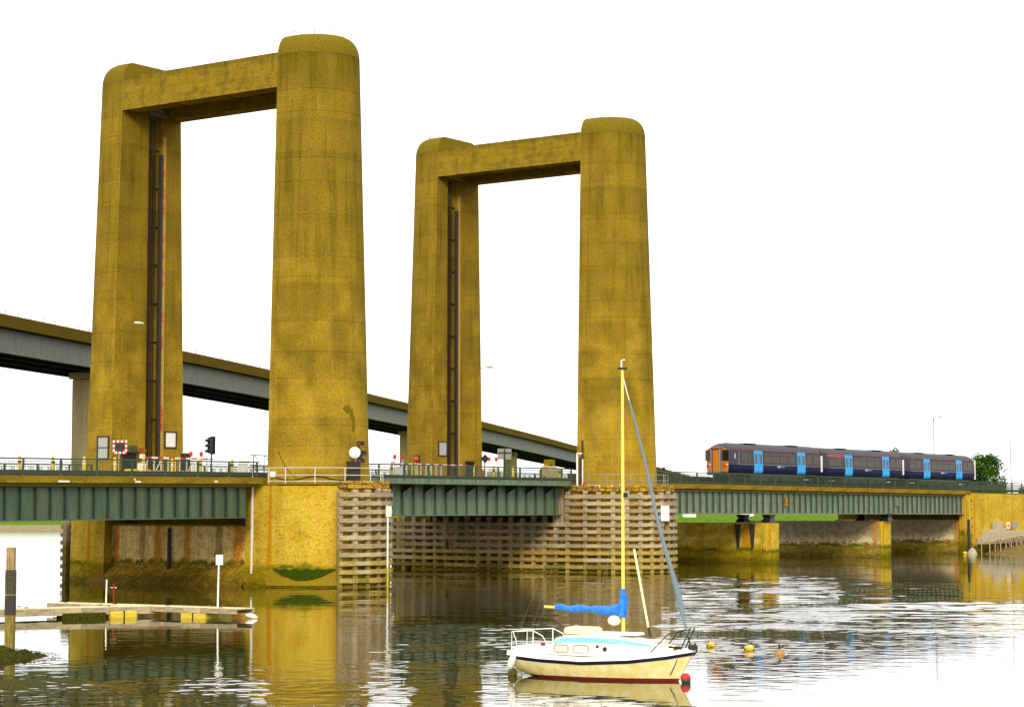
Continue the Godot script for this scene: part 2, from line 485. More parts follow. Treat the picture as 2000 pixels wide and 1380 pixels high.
func water() -> void:
	var m := mat(rgb(52, 50, 14), 0.02)
	m.metallic_specular = 0.5
	var t := NoiseTexture2D.new()
	t.width = 1024; t.height = 1024; t.seamless = true; t.as_normal_map = true; t.bump_strength = 1.0
	t.noise = noise(401, 0.012, 4)
	m.normal_enabled = true; m.normal_texture = t; m.normal_scale = 0.10
	m.uv1_scale = Vector3(0.12, 0.12, 1)
	M.water = m
	# wind patches: [metres ahead, aside, half length ahead, half width aside, strength]
	for p in [[61.08, 51.88, 12, 5, 0.28], [51.13, 59.66, 7, 4, 0.4], [126.17, 30.42, 12, 10, 0.75], [92.0, 52.15, 9, 9, 1.05], [106.16, 50.55, 10, 9, 0.85], [132.0, 26.0, 14, 8, 0.6], [46.97, 50.64, 7, 4.5, 0.34], [45.23, 48.17, 7, 4, 0.4], [50.0, 56.0, 5, 2.0, 0.34], [72.0, 55.0, 6, 5, 0.6], [77.41, 42.34, 12, 4, 0.3]]:
		var q := Vector3(p[0], 0, p[1]) - FOOT
		patches.append([q.dot(AHEAD), q.dot(ASIDE), p[2], p[3], p[4]])
	wn = [noise(402, 0.75, 2), noise(403, 0.27, 2), noise(404, 0.03, 2), noise(405, 0.16, 3), noise(406, 1.7, 2)]
	rippled(36.0, 112.0, -30.0, 30.0, 0.125, m)
	rippled(112.0, 206.0, -52.0, 54.0, 0.3, m)
	var far := m.duplicate()
	far.normal_scale = 0.9
	var mb := MB.new(); var mf := MB.new()
	for q in [[-300.0, 36.0, -900.0, 900.0, 0], [206.0, 3500.0, -2500.0, 2500.0, 1], [36.0, 112.0, -900.0, -30.0, 0], [36.0, 112.0, 30.0, 900.0, 0], [112.0, 206.0, -900.0, -52.0, 1], [112.0, 206.0, 54.0, 900.0, 1]]:
		var a := at(q[0], q[2]); var b := at(q[0], q[3]); var c := at(q[1], q[3]); var e := at(q[1], q[2])
		(mf if q[4] == 1 else mb).quad_uv(a, b, c, e, Vector2(a.x, a.z), Vector2(b.x, b.z), Vector2(c.x, c.z), Vector2(e.x, e.z))
	structure("water", mb, m)
	structure("water", mf, far)
var patches := []
var wn := []
func wave(d: float, r: float) -> float:
	var a: float = 0.038 + 0.055 * ss(0.0, 0.5, wn[2].get_noise_2d(d * 0.6, r * 2.2))
	var g := -1.0
	for p in patches:
		var e: float = pow((d - p[0]) / p[2], 2) + pow((r - p[1]) / p[3], 2)
		if e < 6.0:
			if g < 0.0: g = 0.18 + 0.82 * ss(-0.18, 0.22, wn[3].get_noise_2d(d * 0.45, r * 0.28))
			a += p[4] * exp(-e) * g
	var fine := ss(113.0, 96.0, d)
	return a * (wn[0].get_noise_2d(d, r * 0.55) * lerpf(0.024, 0.035, ss(80, 110, d)) + wn[1].get_noise_2d(d * 1.2, r * 0.5) * lerpf(0.014, 0.11, ss(80, 120, d)) + (wn[4].get_noise_2d(d, r * 0.5) * 0.024 * fine if fine > 0.0 else 0.0))
func rippled(d0: float, d1: float, r0: float, r1: float, cell: float, m: Material) -> void:
	var nd := int(round((d1 - d0) / cell)); var nr := int(round((r1 - r0) / cell))
	var w := nr + 1
	var hgt := PackedFloat32Array(); hgt.resize((nd + 1) * w)
	for i in nd + 1:
		var d := d0 + i * cell
		for j in w:
			var e := minf(minf(j, nr - j) * cell, minf(d - 36.0, 206.0 - d))
			hgt[i * w + j] = wave(d, r0 + j * cell) * clampf(e / 3.0, 0, 1)
	var v := PackedVector3Array(); var n := PackedVector3Array(); var uv := PackedVector2Array(); var ix := PackedInt32Array()
	v.resize(hgt.size()); n.resize(hgt.size()); uv.resize(hgt.size()); ix.resize(nd * nr * 6)
	for i in nd + 1:
		for j in w:
			var k := i * w + j
			var p := at(d0 + i * cell, r0 + j * cell, hgt[k])
			v[k] = p
			uv[k] = Vector2(p.x, p.z)
			var gd := (hgt[mini(i + 1, nd) * w + j] - hgt[maxi(i - 1, 0) * w + j]) / (2 * cell)
			var gr := (hgt[i * w + mini(j + 1, nr)] - hgt[i * w + maxi(j - 1, 0)]) / (2 * cell)
			n[k] = (Vector3.UP - AHEAD * gd - ASIDE * gr).normalized()
	var q := 0
	for i in nd:
		for j in nr:
			var k := i * w + j
			ix[q] = k; ix[q + 1] = k + w + 1; ix[q + 2] = k + 1; ix[q + 3] = k; ix[q + 4] = k + w; ix[q + 5] = k + w + 1
			q += 6
	var arr := []; arr.resize(Mesh.ARRAY_MAX)
	arr[Mesh.ARRAY_VERTEX] = v; arr[Mesh.ARRAY_NORMAL] = n; arr[Mesh.ARRAY_TEX_UV] = uv; arr[Mesh.ARRAY_INDEX] = ix
	var am := ArrayMesh.new(); am.add_surface_from_arrays(Mesh.PRIMITIVE_TRIANGLES, arr)
	put(self, "water", am, m).set_meta("kind", "structure")

func land() -> void:
	var nz := noise(410, 0.06, 3)
	# the far left shore: mud, then a grass bank
	var r1 := []; var r2 := []; var r3 := []; var r4 := []; var r5 := []
	for k in 61:
		var r := lerpf(-420, 160, k / 60.0)
		var w := nz.get_noise_2d(r, 3.0)
		r1.append(at(468 + w * 4, r, -0.4)); r2.append(at(478 + w * 3, r, 0.8 + 0.1 * w)); r3.append(at(483, r, 1.15 + 0.15 * w)); r4.append(at(498, r, 2.8 + 0.2 * w)); r5.append(at(560, r, 2.9))
	var mb := MB.new(); mb.sheet([r1, r2, r3]); structure("mud_shore", mb, M.mud_grey)
	mb = MB.new(); mb.sheet([r3, r4, r5]); structure("grass_bank", mb, M.grass)
	# the right bank: a mud foreshore below the wing wall and the grassed sea wall beyond it
	var rows := []
	for i in 41:
		var row := []
		for j in 100:
			var x := 190.0 + j * 2.2; var z := 46.0 - i * 1.5
			var d := ((x - 229.0) * 20.0 + z * 29.0) / 35.2
			var far := maxf(0, -z) * 0.35
			d -= far
			var y := -0.5 + maxf(-0.5, d) * 0.17 + nz.get_noise_2d(x * 3, z * 3) * 0.16
			row.append(Vector3(x, minf(y, 1.5), z))
		rows.append(row)
	mb = MB.new(); mb.sheet(rows); structure("mud_bank", mb, M.mud)
	rows = []
	for i in 40:
		var row := []
		for j in 60:
			var x := 236.0 + j * 4.0; var z := -2.0 - i * 5.0
			var rise := ss(0, 26, x - 246.0 - maxf(0, -z - 60) * 0.25)
			var y := -0.6 + rise * 4.4 + nz.get_noise_2d(x * 0.7, z * 0.7) * 0.5 * rise
			row.append(Vector3(x, y, z))
		rows.append(row)
	mb = MB.new(); mb.sheet(rows); structure("grass_bank", mb, M.grass)
	# the road embankment behind the wing wall
	mb = MB.new()
	mb.hexa([Vector3(233.2, -0.8, -0.4), Vector3(420, -0.8, -0.4), Vector3(420, -0.8, -17), Vector3(233.2, -0.8, -17), Vector3(233.2, 7.2, -0.4), Vector3(420, 6.4, -0.4), Vector3(420, 6.4, -17), Vector3(233.2, 7.2, -17)])
	structure("embankment", mb, M.grass)

func band(parent: Node, xc: float, zi: float, s: float, y0: float, y1: float, slot: Array, m: Material, v0: float, v1: float) -> void:
	var mb := MB.new()
	var g := 0.022
	var flip := s < 0
	var lv := [[y0, -g], [y0 + g, 0.0], [y1 - g, 0.0], [y1, -g]]
	for k in 3:
		var ra := outline(xc, zi, s, lv[k][0], lv[k][1]); var rb := outline(xc, zi, s, lv[k + 1][0], lv[k + 1][1])
		var ua := []; var ub := []
		var fa: float = lerpf(v0, v1, (lv[k][0] - y0) / (y1 - y0)); var fb: float = lerpf(v0, v1, (lv[k + 1][0] - y0) / (y1 - y0))
		for j in ra.size():
			var u := float(j) / (ra.size() - 1)
			ua.append(Vector2(u, fa)); ub.append(Vector2(u, fb))
		mb.sheet([ra, rb], flip, false, [ua, ub])
	var a0 := leg_a(y0); var a1 := leg_a(y1)
	if s > 0:
		mb.quad_uv(Vector3(xc + a0, y0, zi), Vector3(xc - a0, y0, zi), Vector3(xc - a1, y1, zi), Vector3(xc + a1, y1, zi), Vector2(0, v0), Vector2(0.4, v0), Vector2(0.4, v1), Vector2(0, v1))
	else:
		var p: float = xc + slot[0]; var q: float = xc + slot[1]; var zb := zi - 0.4
		for e in [[y0, y0 + g, -g * 0.6, 0.0], [y0 + g, y1 - g, 0.0, 0.0], [y1 - g, y1, 0.0, -g * 0.6]]:
			var b0 := leg_a(e[0]); var b1 := leg_a(e[1])
			var w0: float = lerpf(v0, v1, (e[0] - y0) / (y1 - y0)); var w1: float = lerpf(v0, v1, (e[1] - y0) / (y1 - y0))
			mb.quad_uv(Vector3(xc - b0, e[0], zi + e[2]), Vector3(p, e[0], zi + e[2]), Vector3(p, e[1], zi + e[3]), Vector3(xc - b1, e[1], zi + e[3]), Vector2(0.1, w0), Vector2(0.28, w0), Vector2(0.28, w1), Vector2(0.1, w1))
			mb.quad_uv(Vector3(q, e[0], zi + e[2]), Vector3(xc + b0, e[0], zi + e[2]), Vector3(xc + b1, e[1], zi + e[3]), Vector3(q, e[1], zi + e[3]), Vector2(0.5, w0), Vector2(0.66, w0), Vector2(0.66, w1), Vector2(0.5, w1))
		mb.quad_uv(Vector3(p, y0, zb), Vector3(q, y0, zb), Vector3(q, y1, zb), Vector3(p, y1, zb), Vector2(0.3, v0), Vector2(0.4, v0), Vector2(0.4, v1), Vector2(0.3, v1))
		mb.quad_uv(Vector3(p, y0, zi), Vector3(p, y0, zb), Vector3(p, y1, zb), Vector3(p, y1, zi), Vector2(0.3, v0), Vector2(0.33, v0), Vector2(0.33, v1), Vector2(0.3, v1))
		mb.quad_uv(Vector3(q, y0, zb), Vector3(q, y0, zi), Vector3(q, y1, zi), Vector3(q, y1, zb), Vector2(0.3, v0), Vector2(0.33, v0), Vector2(0.33, v1), Vector2(0.3, v1))
	part(parent, "concrete_lift", mb, m)

func lift_at(k: int, n: int) -> float:
	return (k + (0.0 if k == 0 or k == n else 0.22 * sin(k * 2.4))) / float(n)
func tower(xc: float, slot: Array, which: String, seed_: int) -> void:
	var t := thing("lift_tower", "%s concrete lift bridge tower, two tapering round-backed legs joined by a beam" % which, "bridge tower", "concrete lifting towers of the bridge")
	var mats := [M.leg1, M.leg2] if which == "left" else [M.leg3, M.leg2]
	for f in 2:
		var s := 1.0 if f == 0 else -1.0
		var zi := LEG_IN if f == 0 else LEG_FAR
		var leg := node(t, "leg")
		var nb := 13; var y0 := 7.0; var y1 := 37.6
		for k in nb:
			var a := lerpf(y0, y1, lift_at(k, nb)); var b := lerpf(y0, y1, lift_at(k + 1, nb))
			band(leg, xc, zi, s, a, b, slot, mats[f], 1.0 - lift_at(k, nb), 1.0 - lift_at(k + 1, nb))
		# rounded shoulders and flat roof
		var mb := MB.new()
		var rows := []; var uvs := []
		for k in 8:
			var y := 37.6 + 1.5 * sin(PI / 2 * k / 7.0)
			var row := outline(xc, zi, s, y, 0.0); var ur := []
			for j in row.size(): ur.append(Vector2(float(j) / (row.size() - 1), 0.07 - 0.06 * k / 7.0))
			rows.append(row); uvs.append(ur)
		mb.sheet(rows, s < 0, false, uvs)
		for k in 7:
			var p: Vector3 = rows[k][0]; var q: Vector3 = rows[k][-1]; var p2: Vector3 = rows[k + 1][0]; var q2: Vector3 = rows[k + 1][-1]
			var ua := Vector2(0.1, 0.07 - 0.06 * k / 7.0); var ub := Vector2(0.5, ua.y); var uc := Vector2(0.5, ua.y - 0.06 / 7.0); var ud := Vector2(0.1, uc.y)
			if s > 0: mb.quad_uv(q, p, p2, q2, ua, ub, uc, ud)
			else: mb.quad_uv(p, q, q2, p2, ua, ub, uc, ud)
		var top: Array = rows[7]
		var mid := Vector3(xc, 39.1, zi + s * 2.0)
		for j in top.size() - 1:
			if s > 0: mb.tri(mid, top[j], top[j + 1])
			else: mb.tri(mid, top[j + 1], top[j])
		part(leg, "rounded_cap", mb, beam_mat())
		# low roof-edge rail
		mb = MB.new()
		var edge := []
		for j in range(3, top.size() - 3, 6): edge.append(top[j] + Vector3(0, 0.02, -s * 0.12))
		edge.append(Vector3(xc + 1.8, 39.12, zi + s * 0.3)); edge.append(Vector3(xc - 1.8, 39.12, zi + s * 0.3))
		for j in edge.size():
			mb.beam(edge[j], edge[j] + Vector3.UP * 0.42, 0.04, 0.04)
			mb.beam(edge[j] + Vector3.UP * 0.36, edge[(j + 1) % edge.size()] + Vector3.UP * 0.36, 0.025, 0.025)
		part(t, "roof_rail", mb, M.steel)
	# portal beams, front and back, and an added slab between them to shade their inner faces
	for s in [-1.0, 1.0]:
		var mb := MB.new()
		var lo := leg_a(35.3); var hi := leg_a(37.8)
		var w := 1.4
		var x := [xc + s * lo, xc + s * (lo - w), xc + s * hi, xc + s * (hi - w)]
		if s < 0:
			mb.hexa([Vector3(x[0], 35.3, -0.5), Vector3(x[1], 35.3, -0.5), Vector3(x[1], 35.3, -16), Vector3(x[0], 35.3, -16), Vector3(x[2], 37.8, -0.5), Vector3(x[3], 37.8, -0.5), Vector3(x[3], 37.8, -16), Vector3(x[2], 37.8, -16)])
		else:
			mb.hexa([Vector3(x[1], 35.3, -0.5), Vector3(x[0], 35.3, -0.5), Vector3(x[0], 35.3, -16), Vector3(x[1], 35.3, -16), Vector3(x[3], 37.8, -0.5), Vector3(x[2], 37.8, -0.5), Vector3(x[2], 37.8, -16), Vector3(x[3], 37.8, -16)])
		part(t, "portal_beam", mb, M.beam_side)
	pbox(t, "added_roof_slab", Vector3(xc, 37.5, -8.25), Vector3(3.2, 0.2, 15.4), M.old_edge)
	# the rope guides in the slot of the far leg
	var p: float = xc + slot[0]; var q: float = xc + slot[1]
	var z := LEG_FAR
	pbox(t, "guide_channel", Vector3(p + 0.11, 20.0, z - 0.02), Vector3(0.2, 25.2, 0.3), M.rust)
	pbox(t, "guide_channel", Vector3(q - 0.12, 20.0, z - 0.02), Vector3(0.24, 25.0, 0.3), M.guide)
	for k in 4:
		pbox(t, "guide_rail", Vector3(p + 0.4 + k * 0.19, 21.2, z - 0.3), Vector3(0.04, 28.0, 0.06), M.guide)
	for k in 9:
		pbox(t, "guide_bracket", Vector3((p + q) * 0.5, 9.2 + k * 2.95, z - 0.34), Vector3(q - p - 0.06, 0.12, 0.08), M.guide)
	var g := pbox(t, "height_gauge", Vector3(q + 0.22, 21.0, z + 0.02), Vector3(0.36, 25.8, 0.04), M.gauge if M.has("gauge") else gauge_mat())
	if which == "left":
		var mk := MB.new()
		for c in [31.3, 29.9, 28.6, 26.2, 24.9, 23.6, 22.8, 20.3, 18.4, 13.1, 12.4, 11.7]:
			for j in 3 + int(c * 7) % 3:
				mk.box(Vector3(q + 0.14 + 0.09 * (j % 2), c - j * 0.2, z + 0.045), Vector3(0.17, 0.15, 0.012))
		part(g, "red_figure", mk, M.red)
	# louvred vent at the head of the slot
	var lv := node(t, "louvre_vent")
	for k in 12: pbox(lv, "slat", Vector3((p + q) * 0.5 + 0.3, 35.42 + k * 0.12, z + 0.06), Vector3(q - p + 0.7, 0.05, 0.12), M.steel, 0.0, Basis(Vector3.RIGHT, 0.6))
	# foundation caissons of both legs down into the river
	for f in 2:
		var s := 1.0 if f == 0 else -1.0
		var zi := LEG_IN - 1.1 if f == 0 else LEG_FAR + 0.5
		var mb := MB.new()
		var rows := []; var uvs := []
		for y in [-1.5, 1.2, 4.0, 6.98]:
			var row := outline(xc, zi, s, y, 0.9, 28, 2.0 if f == 0 else 1.4); var ur := []
			for j in row.size(): ur.append(Vector2(float(j) / (row.size() - 1), (7.1 - y) / 8.6))
			rows.append(row); uvs.append(ur)
		mb.sheet(rows, s < 0, false, uvs)
		var a0 := leg_a(-1.5) + 0.9; var a1 := leg_a(6.98) + 0.9
		if s > 0: mb.quad_uv(Vector3(xc + a0, -1.5, zi), Vector3(xc - a0, -1.5, zi), Vector3(xc - a1, 6.98, zi), Vector3(xc + a1, 6.98, zi), Vector2(0, 1), Vector2(0.5, 1), Vector2(0.5, 0), Vector2(0, 0))
		else: mb.quad_uv(Vector3(xc - a0, -1.5, zi), Vector3(xc + a0, -1.5, zi), Vector3(xc + a1, 6.98, zi), Vector3(xc - a1, 6.98, zi), Vector2(0, 1), Vector2(0.5, 1), Vector2(0.5, 0), Vector2(0, 0))
		var top: Array = rows[3]
		for j in top.size() - 1:
			if s > 0: mb.tri(Vector3(xc, 6.98, zi + s), top[j], top[j + 1])
			else: mb.tri(Vector3(xc, 6.98, zi + s), top[j + 1], top[j])
		part(t, "caisson", mb, M.caisson)
func beam_mat() -> Material:
	if not M.has("beam"): M.beam = grainy(mat(rgb(132, 114, 62), 0.9), grain, 15.0)
	return M.beam
func gauge_mat() -> Material:
	M.gauge = grainy(mat(rgb(196, 160, 78), 0.8), fleck, 3.0)
	return M.gauge

func framed(parent: Node, called: String, c: Vector3, w: float, h: float, face: Vector3, fm: Material, gm: Material, bars := 1) -> Node3D:
	# a window standing 3 cm proud of the wall it is set on
	var o := node(parent, called)
	var side := Vector3.UP.cross(face).normalized()
	var b := Basis(side, Vector3.UP, face)
	pbox(o, "pane", c + face * 0.015, Vector3(w - 0.1, h - 0.1, 0.03), gm, 0, b)
	var mb := MB.new()
	for k in [-1, 1]:
		mb.box(c + side * k * (w * 0.5 - 0.05) + face * 0.03, Vector3(0.1, h, 0.1), b)
		mb.box(c + Vector3.UP * k * (h * 0.5 - 0.05) + face * 0.03, Vector3(w - 0.2, 0.1, 0.1), b)
	for k in bars: mb.box(c + Vector3.UP * (h * (k + 1.0) / (bars + 1) - h * 0.5) + face * 0.025, Vector3(w - 0.2, 0.07, 0.08), b)
	part(o, "frame", mb, fm)
	return o

func tower_fittings() -> void:
	var l := get_node("lift_tower"); var r := get_node("lift_tower_001")
	framed(l, "window", Vector3(114.25 - leg_a(9.9) - 0.02, 9.9, -16.85), 1.25, 1.75, Vector3(-1, 0.0, 0), M.dark, M.glass)
	framed(l, "window", Vector3(116.6, 10.63, -15.99), 1.3, 1.3, Vector3(0, 0, 1), M.dark, M.white, 0)
	framed(r, "window", Vector3(151.2, 10.7, -15.99), 1.35, 1.35, Vector3(0, 0, 1), M.dark, M.glass, 0)
	pbox(l, "door", Vector3(112.25, 8.6, -15.98), Vector3(1.5, 2.0, 0.05), M.black)
	pbox(l, "door_canopy", Vector3(112.3, 9.72, -15.6), Vector3(1.9, 0.22, 0.9), M.old_edge)
	pbox(r, "door", Vector3(155.3, 8.6, -15.98), Vector3(1.2, 2.0, 0.05), M.green_dark)
	pbox(r, "door_canopy", Vector3(155.3, 9.66, -15.7), Vector3(1.5, 0.12, 0.6), M.old_edge)
	# a repaired patch, the weed fan and pale scars on the left near leg
	var mb := MB.new()
	var pr := RandomNumberGenerator.new(); pr.seed = 19
	for q in [[1.33, 12.3, 0.10, 0.45], [1.43, 11.9, 0.06, 0.6], [1.47, 11.3, 0.05, 0.7]]:
		var ring := []
		for j in 15:
			var an := TAU * j / 14.0; var rr := pr.randf_range(0.45, 1.0)
			ring.append(dpoint(114.25, q[1] + q[3] * sin(an) * rr, 0.014, q[0] + q[2] * cos(an) * rr))
		ring[14] = ring[0]
		for j in 14: mb.tri(dpoint(114.25, q[1], 0.016, q[0]), ring[j], ring[j + 1])
	part(l, "repair_patch", mb, grainy(mat(rgb(126, 112, 54), 0.95), grain, 15.0))
	mb = MB.new()
	var rows := []
	for k in 2:
		var row := []
		for j in 21:
			var t := j / 20.0
			var th := lerpf(0.12, 1.0, t)
			var y := 1.25 + 0.07 * sin(t * 37.0) * sin(PI * t) if k == 1 else 1.22 - 0.75 * sin(PI * t) + 0.06 * sin(t * 23.0 + 1.0) * sin(PI * t)
			row.append(dpoint(114.25, y, 0.94 + (1.3 - y) * 0.24, th))
		rows.append(row)
	mb.sheet(rows)
	part(l, "weed_growth", mb, blotched(rgb(30, 44, 4), rgb(58, 74, 10), 335, 0.8, 0.95))
	mb = MB.new()
	rows = [[], []]
	for j in 25:
		var t := j / 24.0
		var th := lerpf(0.05, 1.02, t)
		var y := 1.24 - 0.8 * sin(PI * t)
		for k in 2:
			var yy := lerpf(y, minf(y, 0.12), k)
			rows[1 - k].append(dpoint(114.25, yy, 0.95 + (1.3 - yy) * 0.24, th))
	mb.sheet(rows)
	part(l, "lime_rim", mb, grainy(mat(rgb(152, 128, 68), 0.9), grain, 15.0))
	# flared footings at the waterline
	for e in [[l, 114.25], [r, 153.5]]:
		mb = MB.new()
		var rr := []; var uu := []
		for q in [[-0.8, 1.3], [0.3, 1.08], [1.25, 0.9]]:
			var row := outline(e[1], LEG_IN - 1.1, 1.0, q[0], q[1], 28, 2.0); var ur := []
			for j in row.size(): ur.append(Vector2(float(j) / (row.size() - 1), (7.1 - q[0]) / 8.6))
			rr.append(row); uu.append(ur)
		mb.sheet(rr, false, false, uu)
		part(e[0], "footing", mb, M.caisson)

func wall_box(parent: Node, called: String, x: float, x2: float, y0: float, y1: float, z0: float, z1: float, m: Material) -> MeshInstance3D:
	# a wall whose river map is laid once across the face towards -x (and across the other faces)
	var mb := MB.new()
	var T := [Vector2(0, 1), Vector2(1, 1), Vector2(1, 0), Vector2(0, 0)]
	mb.quad_uv(Vector3(x, y0, z0), Vector3(x, y0, z1), Vector3(x, y1, z1), Vector3(x, y1, z0), T[0], T[1], T[2], T[3])
	mb.quad_uv(Vector3(x2, y0, z1), Vector3(x2, y0, z0), Vector3(x2, y1, z0), Vector3(x2, y1, z1), T[0], T[1], T[2], T[3])
	var w := 0.2
	mb.quad_uv(Vector3(x, y0, z1), Vector3(x2, y0, z1), Vector3(x2, y1, z1), Vector3(x, y1, z1), Vector2(1, 1), Vector2(1 - w, 1), Vector2(1 - w, 0), Vector2(1, 0))
	mb.quad_uv(Vector3(x2, y0, z0), Vector3(x, y0, z0), Vector3(x, y1, z0), Vector3(x2, y1, z0), Vector2(w, 1), Vector2(0, 1), Vector2(0, 0), Vector2(w, 0))
	mb.quad_uv(Vector3(x, y1, z1), Vector3(x2, y1, z1), Vector3(x2, y1, z0), Vector3(x, y1, z0), Vector2(0.2, 0.02), Vector2(0.4, 0.02), Vector2(0.4, 0.0), Vector2(0.2, 0.0))
	return part(parent, called, mb, m)

func left_pier() -> void:
	for e in [[114.25, -1.0, "left"], [153.5, 1.0, "right"]]:
		var xc: float = e[0]
		var t := thing("river_pier", "stained concrete river pier wall between the legs of the %s tower" % e[2], "bridge pier", "piers under the lifting towers")
		var half := 4.1
		# the wall is split at the drain recess, so each bay is its own slab
		wall_box(t, "wall_slab", xc - half, xc + half, -1.0, 4.15, -9.45, -1.6, M.pier_wall)
		wall_box(t, "wall_slab", xc - half, xc + half, -1.0, 4.15, -16.4, -9.6, M.pier_wall)
		wall_box(t, "bearing_wall", xc - 2.6, xc + 2.6, 4.15, 6.9, -16.4, -1.6, M.caisson)
		pbox(t, "coping", Vector3(xc, 4.2, -9.0), Vector3(half * 2 + 0.2, 0.12, 14.6), M.old_edge)
		ptube(t, "drain_pipe", [Vector3(xc - half - 0.12, 4.0, -9.52), Vector3(xc - half - 0.12, -0.6, -9.52)], 0.14, M.dark)
		ptube(t, "drain_pipe", [Vector3(xc - half - 0.1, 4.0, -16.2), Vector3(xc - half - 0.1, 1.3, -16.2)], 0.08, M.guide)
		if e[2] == "left":
			ptube(t, "drain_pipe", [Vector3(109.35, 7.0, -0.9), Vector3(109.35, 3.6, -0.9), Vector3(109.3, 0.9, -0.9)], [0.09, 0.11, 0.08], M.galv)
			pbox(t, "bearing_pad", Vector3(107.9 + 2.4, 4.45, -1.9), Vector3(1.0, 0.5, 0.8), M.dark)
		var mb := MB.new()
		mb.quad_uv(Vector3(xc - half - 2.4, -0.8, -17), Vector3(xc - half - 2.4, -0.8, -1.2), Vector3(xc - half - 0.01, 1.2, -1.5), Vector3(xc - half - 0.01, 1.2, -16.6), Vector2(0, 0.99), Vector2(1, 0.99), Vector2(1, 0.6), Vector2(0, 0.6))
		part(t, "sloping_footing", mb, M.pier_wall)

func right_piers() -> void:
	for e in [[182.4, M.far_wall, "first"], [209.2, M.pale_wall, "second"]]:
		var x: float = e[0]
		var t := thing("river_pier", ("weathered concrete pier with black rockers under the train's near end" if e[2] == "first" else "pale lime-streaked concrete pier nearer the right bank"), "bridge pier", "piers of the right approach")
		wall_box(t, "wall", x, x + 2.4, -1.0, 3.9, -17.0, -0.6, e[1])
		# rounded (first) or square (second) nose towards the camera
		var mb := MB.new()
		var rows := []; var uvs := []
		for y in [-1.0, 3.9]:
			var row := []; var ur := []
			for j in 11:
				var a := PI * j / 10.0
				var k: float = 1.0 if e[2] == "first" else 0.35
				row.append(Vector3(x + 1.2 - 1.2 * signf(cos(a)) * pow(absf(cos(a)), 0.45), y, -0.6 + k * pow(sin(a), 0.6)))
				ur.append(Vector2(j / 10.0, 1.0 if y < 0 else 0.0))
			rows.append(row); uvs.append(ur)
		mb.sheet(rows, false, false, uvs)
		for j in 10: mb.tri(Vector3(x + 1.2, 3.9, -0.6), rows[1][j], rows[1][j + 1])
		part(t, "nose", mb, M.nose)
		for z in [-0.35, -3.2]:
			var b := node(t, "rocker_bearing")
			mb = MB.new()
			mb.hexa([Vector3(x + 0.4, 3.95, z + 0.5), Vector3(x + 2.0, 3.95, z + 0.5), Vector3(x + 2.0, 3.95, z - 0.5), Vector3(x + 0.4, 3.95, z - 0.5), Vector3(x + 0.9, 4.35, z + 0.4), Vector3(x + 1.5, 4.35, z + 0.4), Vector3(x + 1.5, 4.35, z - 0.4), Vector3(x + 0.9, 4.35, z - 0.4)])
			part(b, "shoe", mb, M.black)
			mb = MB.new()
			mb.hexa([Vector3(x + 0.9, 4.36, z + 0.4), Vector3(x + 1.5, 4.36, z + 0.4), Vector3(x + 1.5, 4.36, z - 0.4), Vector3(x + 0.9, 4.36, z - 0.4), Vector3(x + 0.6, 4.72, z + 0.45), Vector3(x + 1.8, 4.72, z + 0.45), Vector3(x + 1.8, 4.72, z - 0.45), Vector3(x + 0.6, 4.72, z - 0.45)])
			part(b, "saddle", mb, M.black)
		if e[2] == "first":
			for z in [-3.1, -1.5]:
				mb = MB.new()
				mb.hexa([Vector3(x - 0.12, 1.4, z + 0.1), Vector3(x - 0.005, 1.4, z + 0.1), Vector3(x - 0.005, 1.4, z - 0.1), Vector3(x - 0.12, 1.4, z - 0.1), Vector3(x - 0.2, 3.8, z + 0.3), Vector3(x - 0.005, 3.8, z + 0.3), Vector3(x - 0.005, 3.8, z - 0.3), Vector3(x - 0.2, 3.8, z - 0.3)])
				part(t, "fender_bracket", mb, M.dark)
	var t := thing("abutment", "broad concrete abutment and wing wall where the bridge meets the right bank", "abutment")
	wall_box(t, "river_wall", 231.4, 236.0, -1.0, 3.95, -17.0, -0.8, M.pale_wall)
	wall_box(t, "ballast_wall", 232.2, 236.0, 3.95, 7.0, -17.0, -0.8, M.far_wall)
	wall_box(t, "return_wall", 231.0, 232.3, -1.0, 6.85, -0.8, 0.15, M.nose)
	var mb := MB.new()
	for k in 6:
		mb = MB.new()
		var x0 := 232.3 + k * 5.0; var x1 := x0 + 4.97
		mb.quad_uv(Vector3(x0, -1.0, 0.3), Vector3(x1, -1.0, 0.3), Vector3(x1, 7.3 + camber(x1), 0.3), Vector3(x0, 7.3 + camber(x0), 0.3), Vector2(k / 6.0, 1), Vector2((k + 1) / 6.0, 1), Vector2((k + 1) / 6.0, 0), Vector2(k / 6.0, 0))
		mb.quad(Vector3(x0, -1.0, -0.3), Vector3(x0, -1.0, 0.3), Vector3(x0, 7.3 + camber(x0), 0.3), Vector3(x0, 7.3 + camber(x0), -0.3))
		mb.quad(Vector3(x0, 7.3 + camber(x0), 0.3), Vector3(x1, 7.3 + camber(x1), 0.3), Vector3(x1, 7.3 + camber(x1), -0.3), Vector3(x0, 7.3 + camber(x0), -0.3))
		part(t, "wall_bay", mb, M.wing)
	ptube(t, "drain_pipe", [Vector3(231.2, 4.0, 0.3), Vector3(231.2, 0.5, 0.3)], 0.16, M.dark)

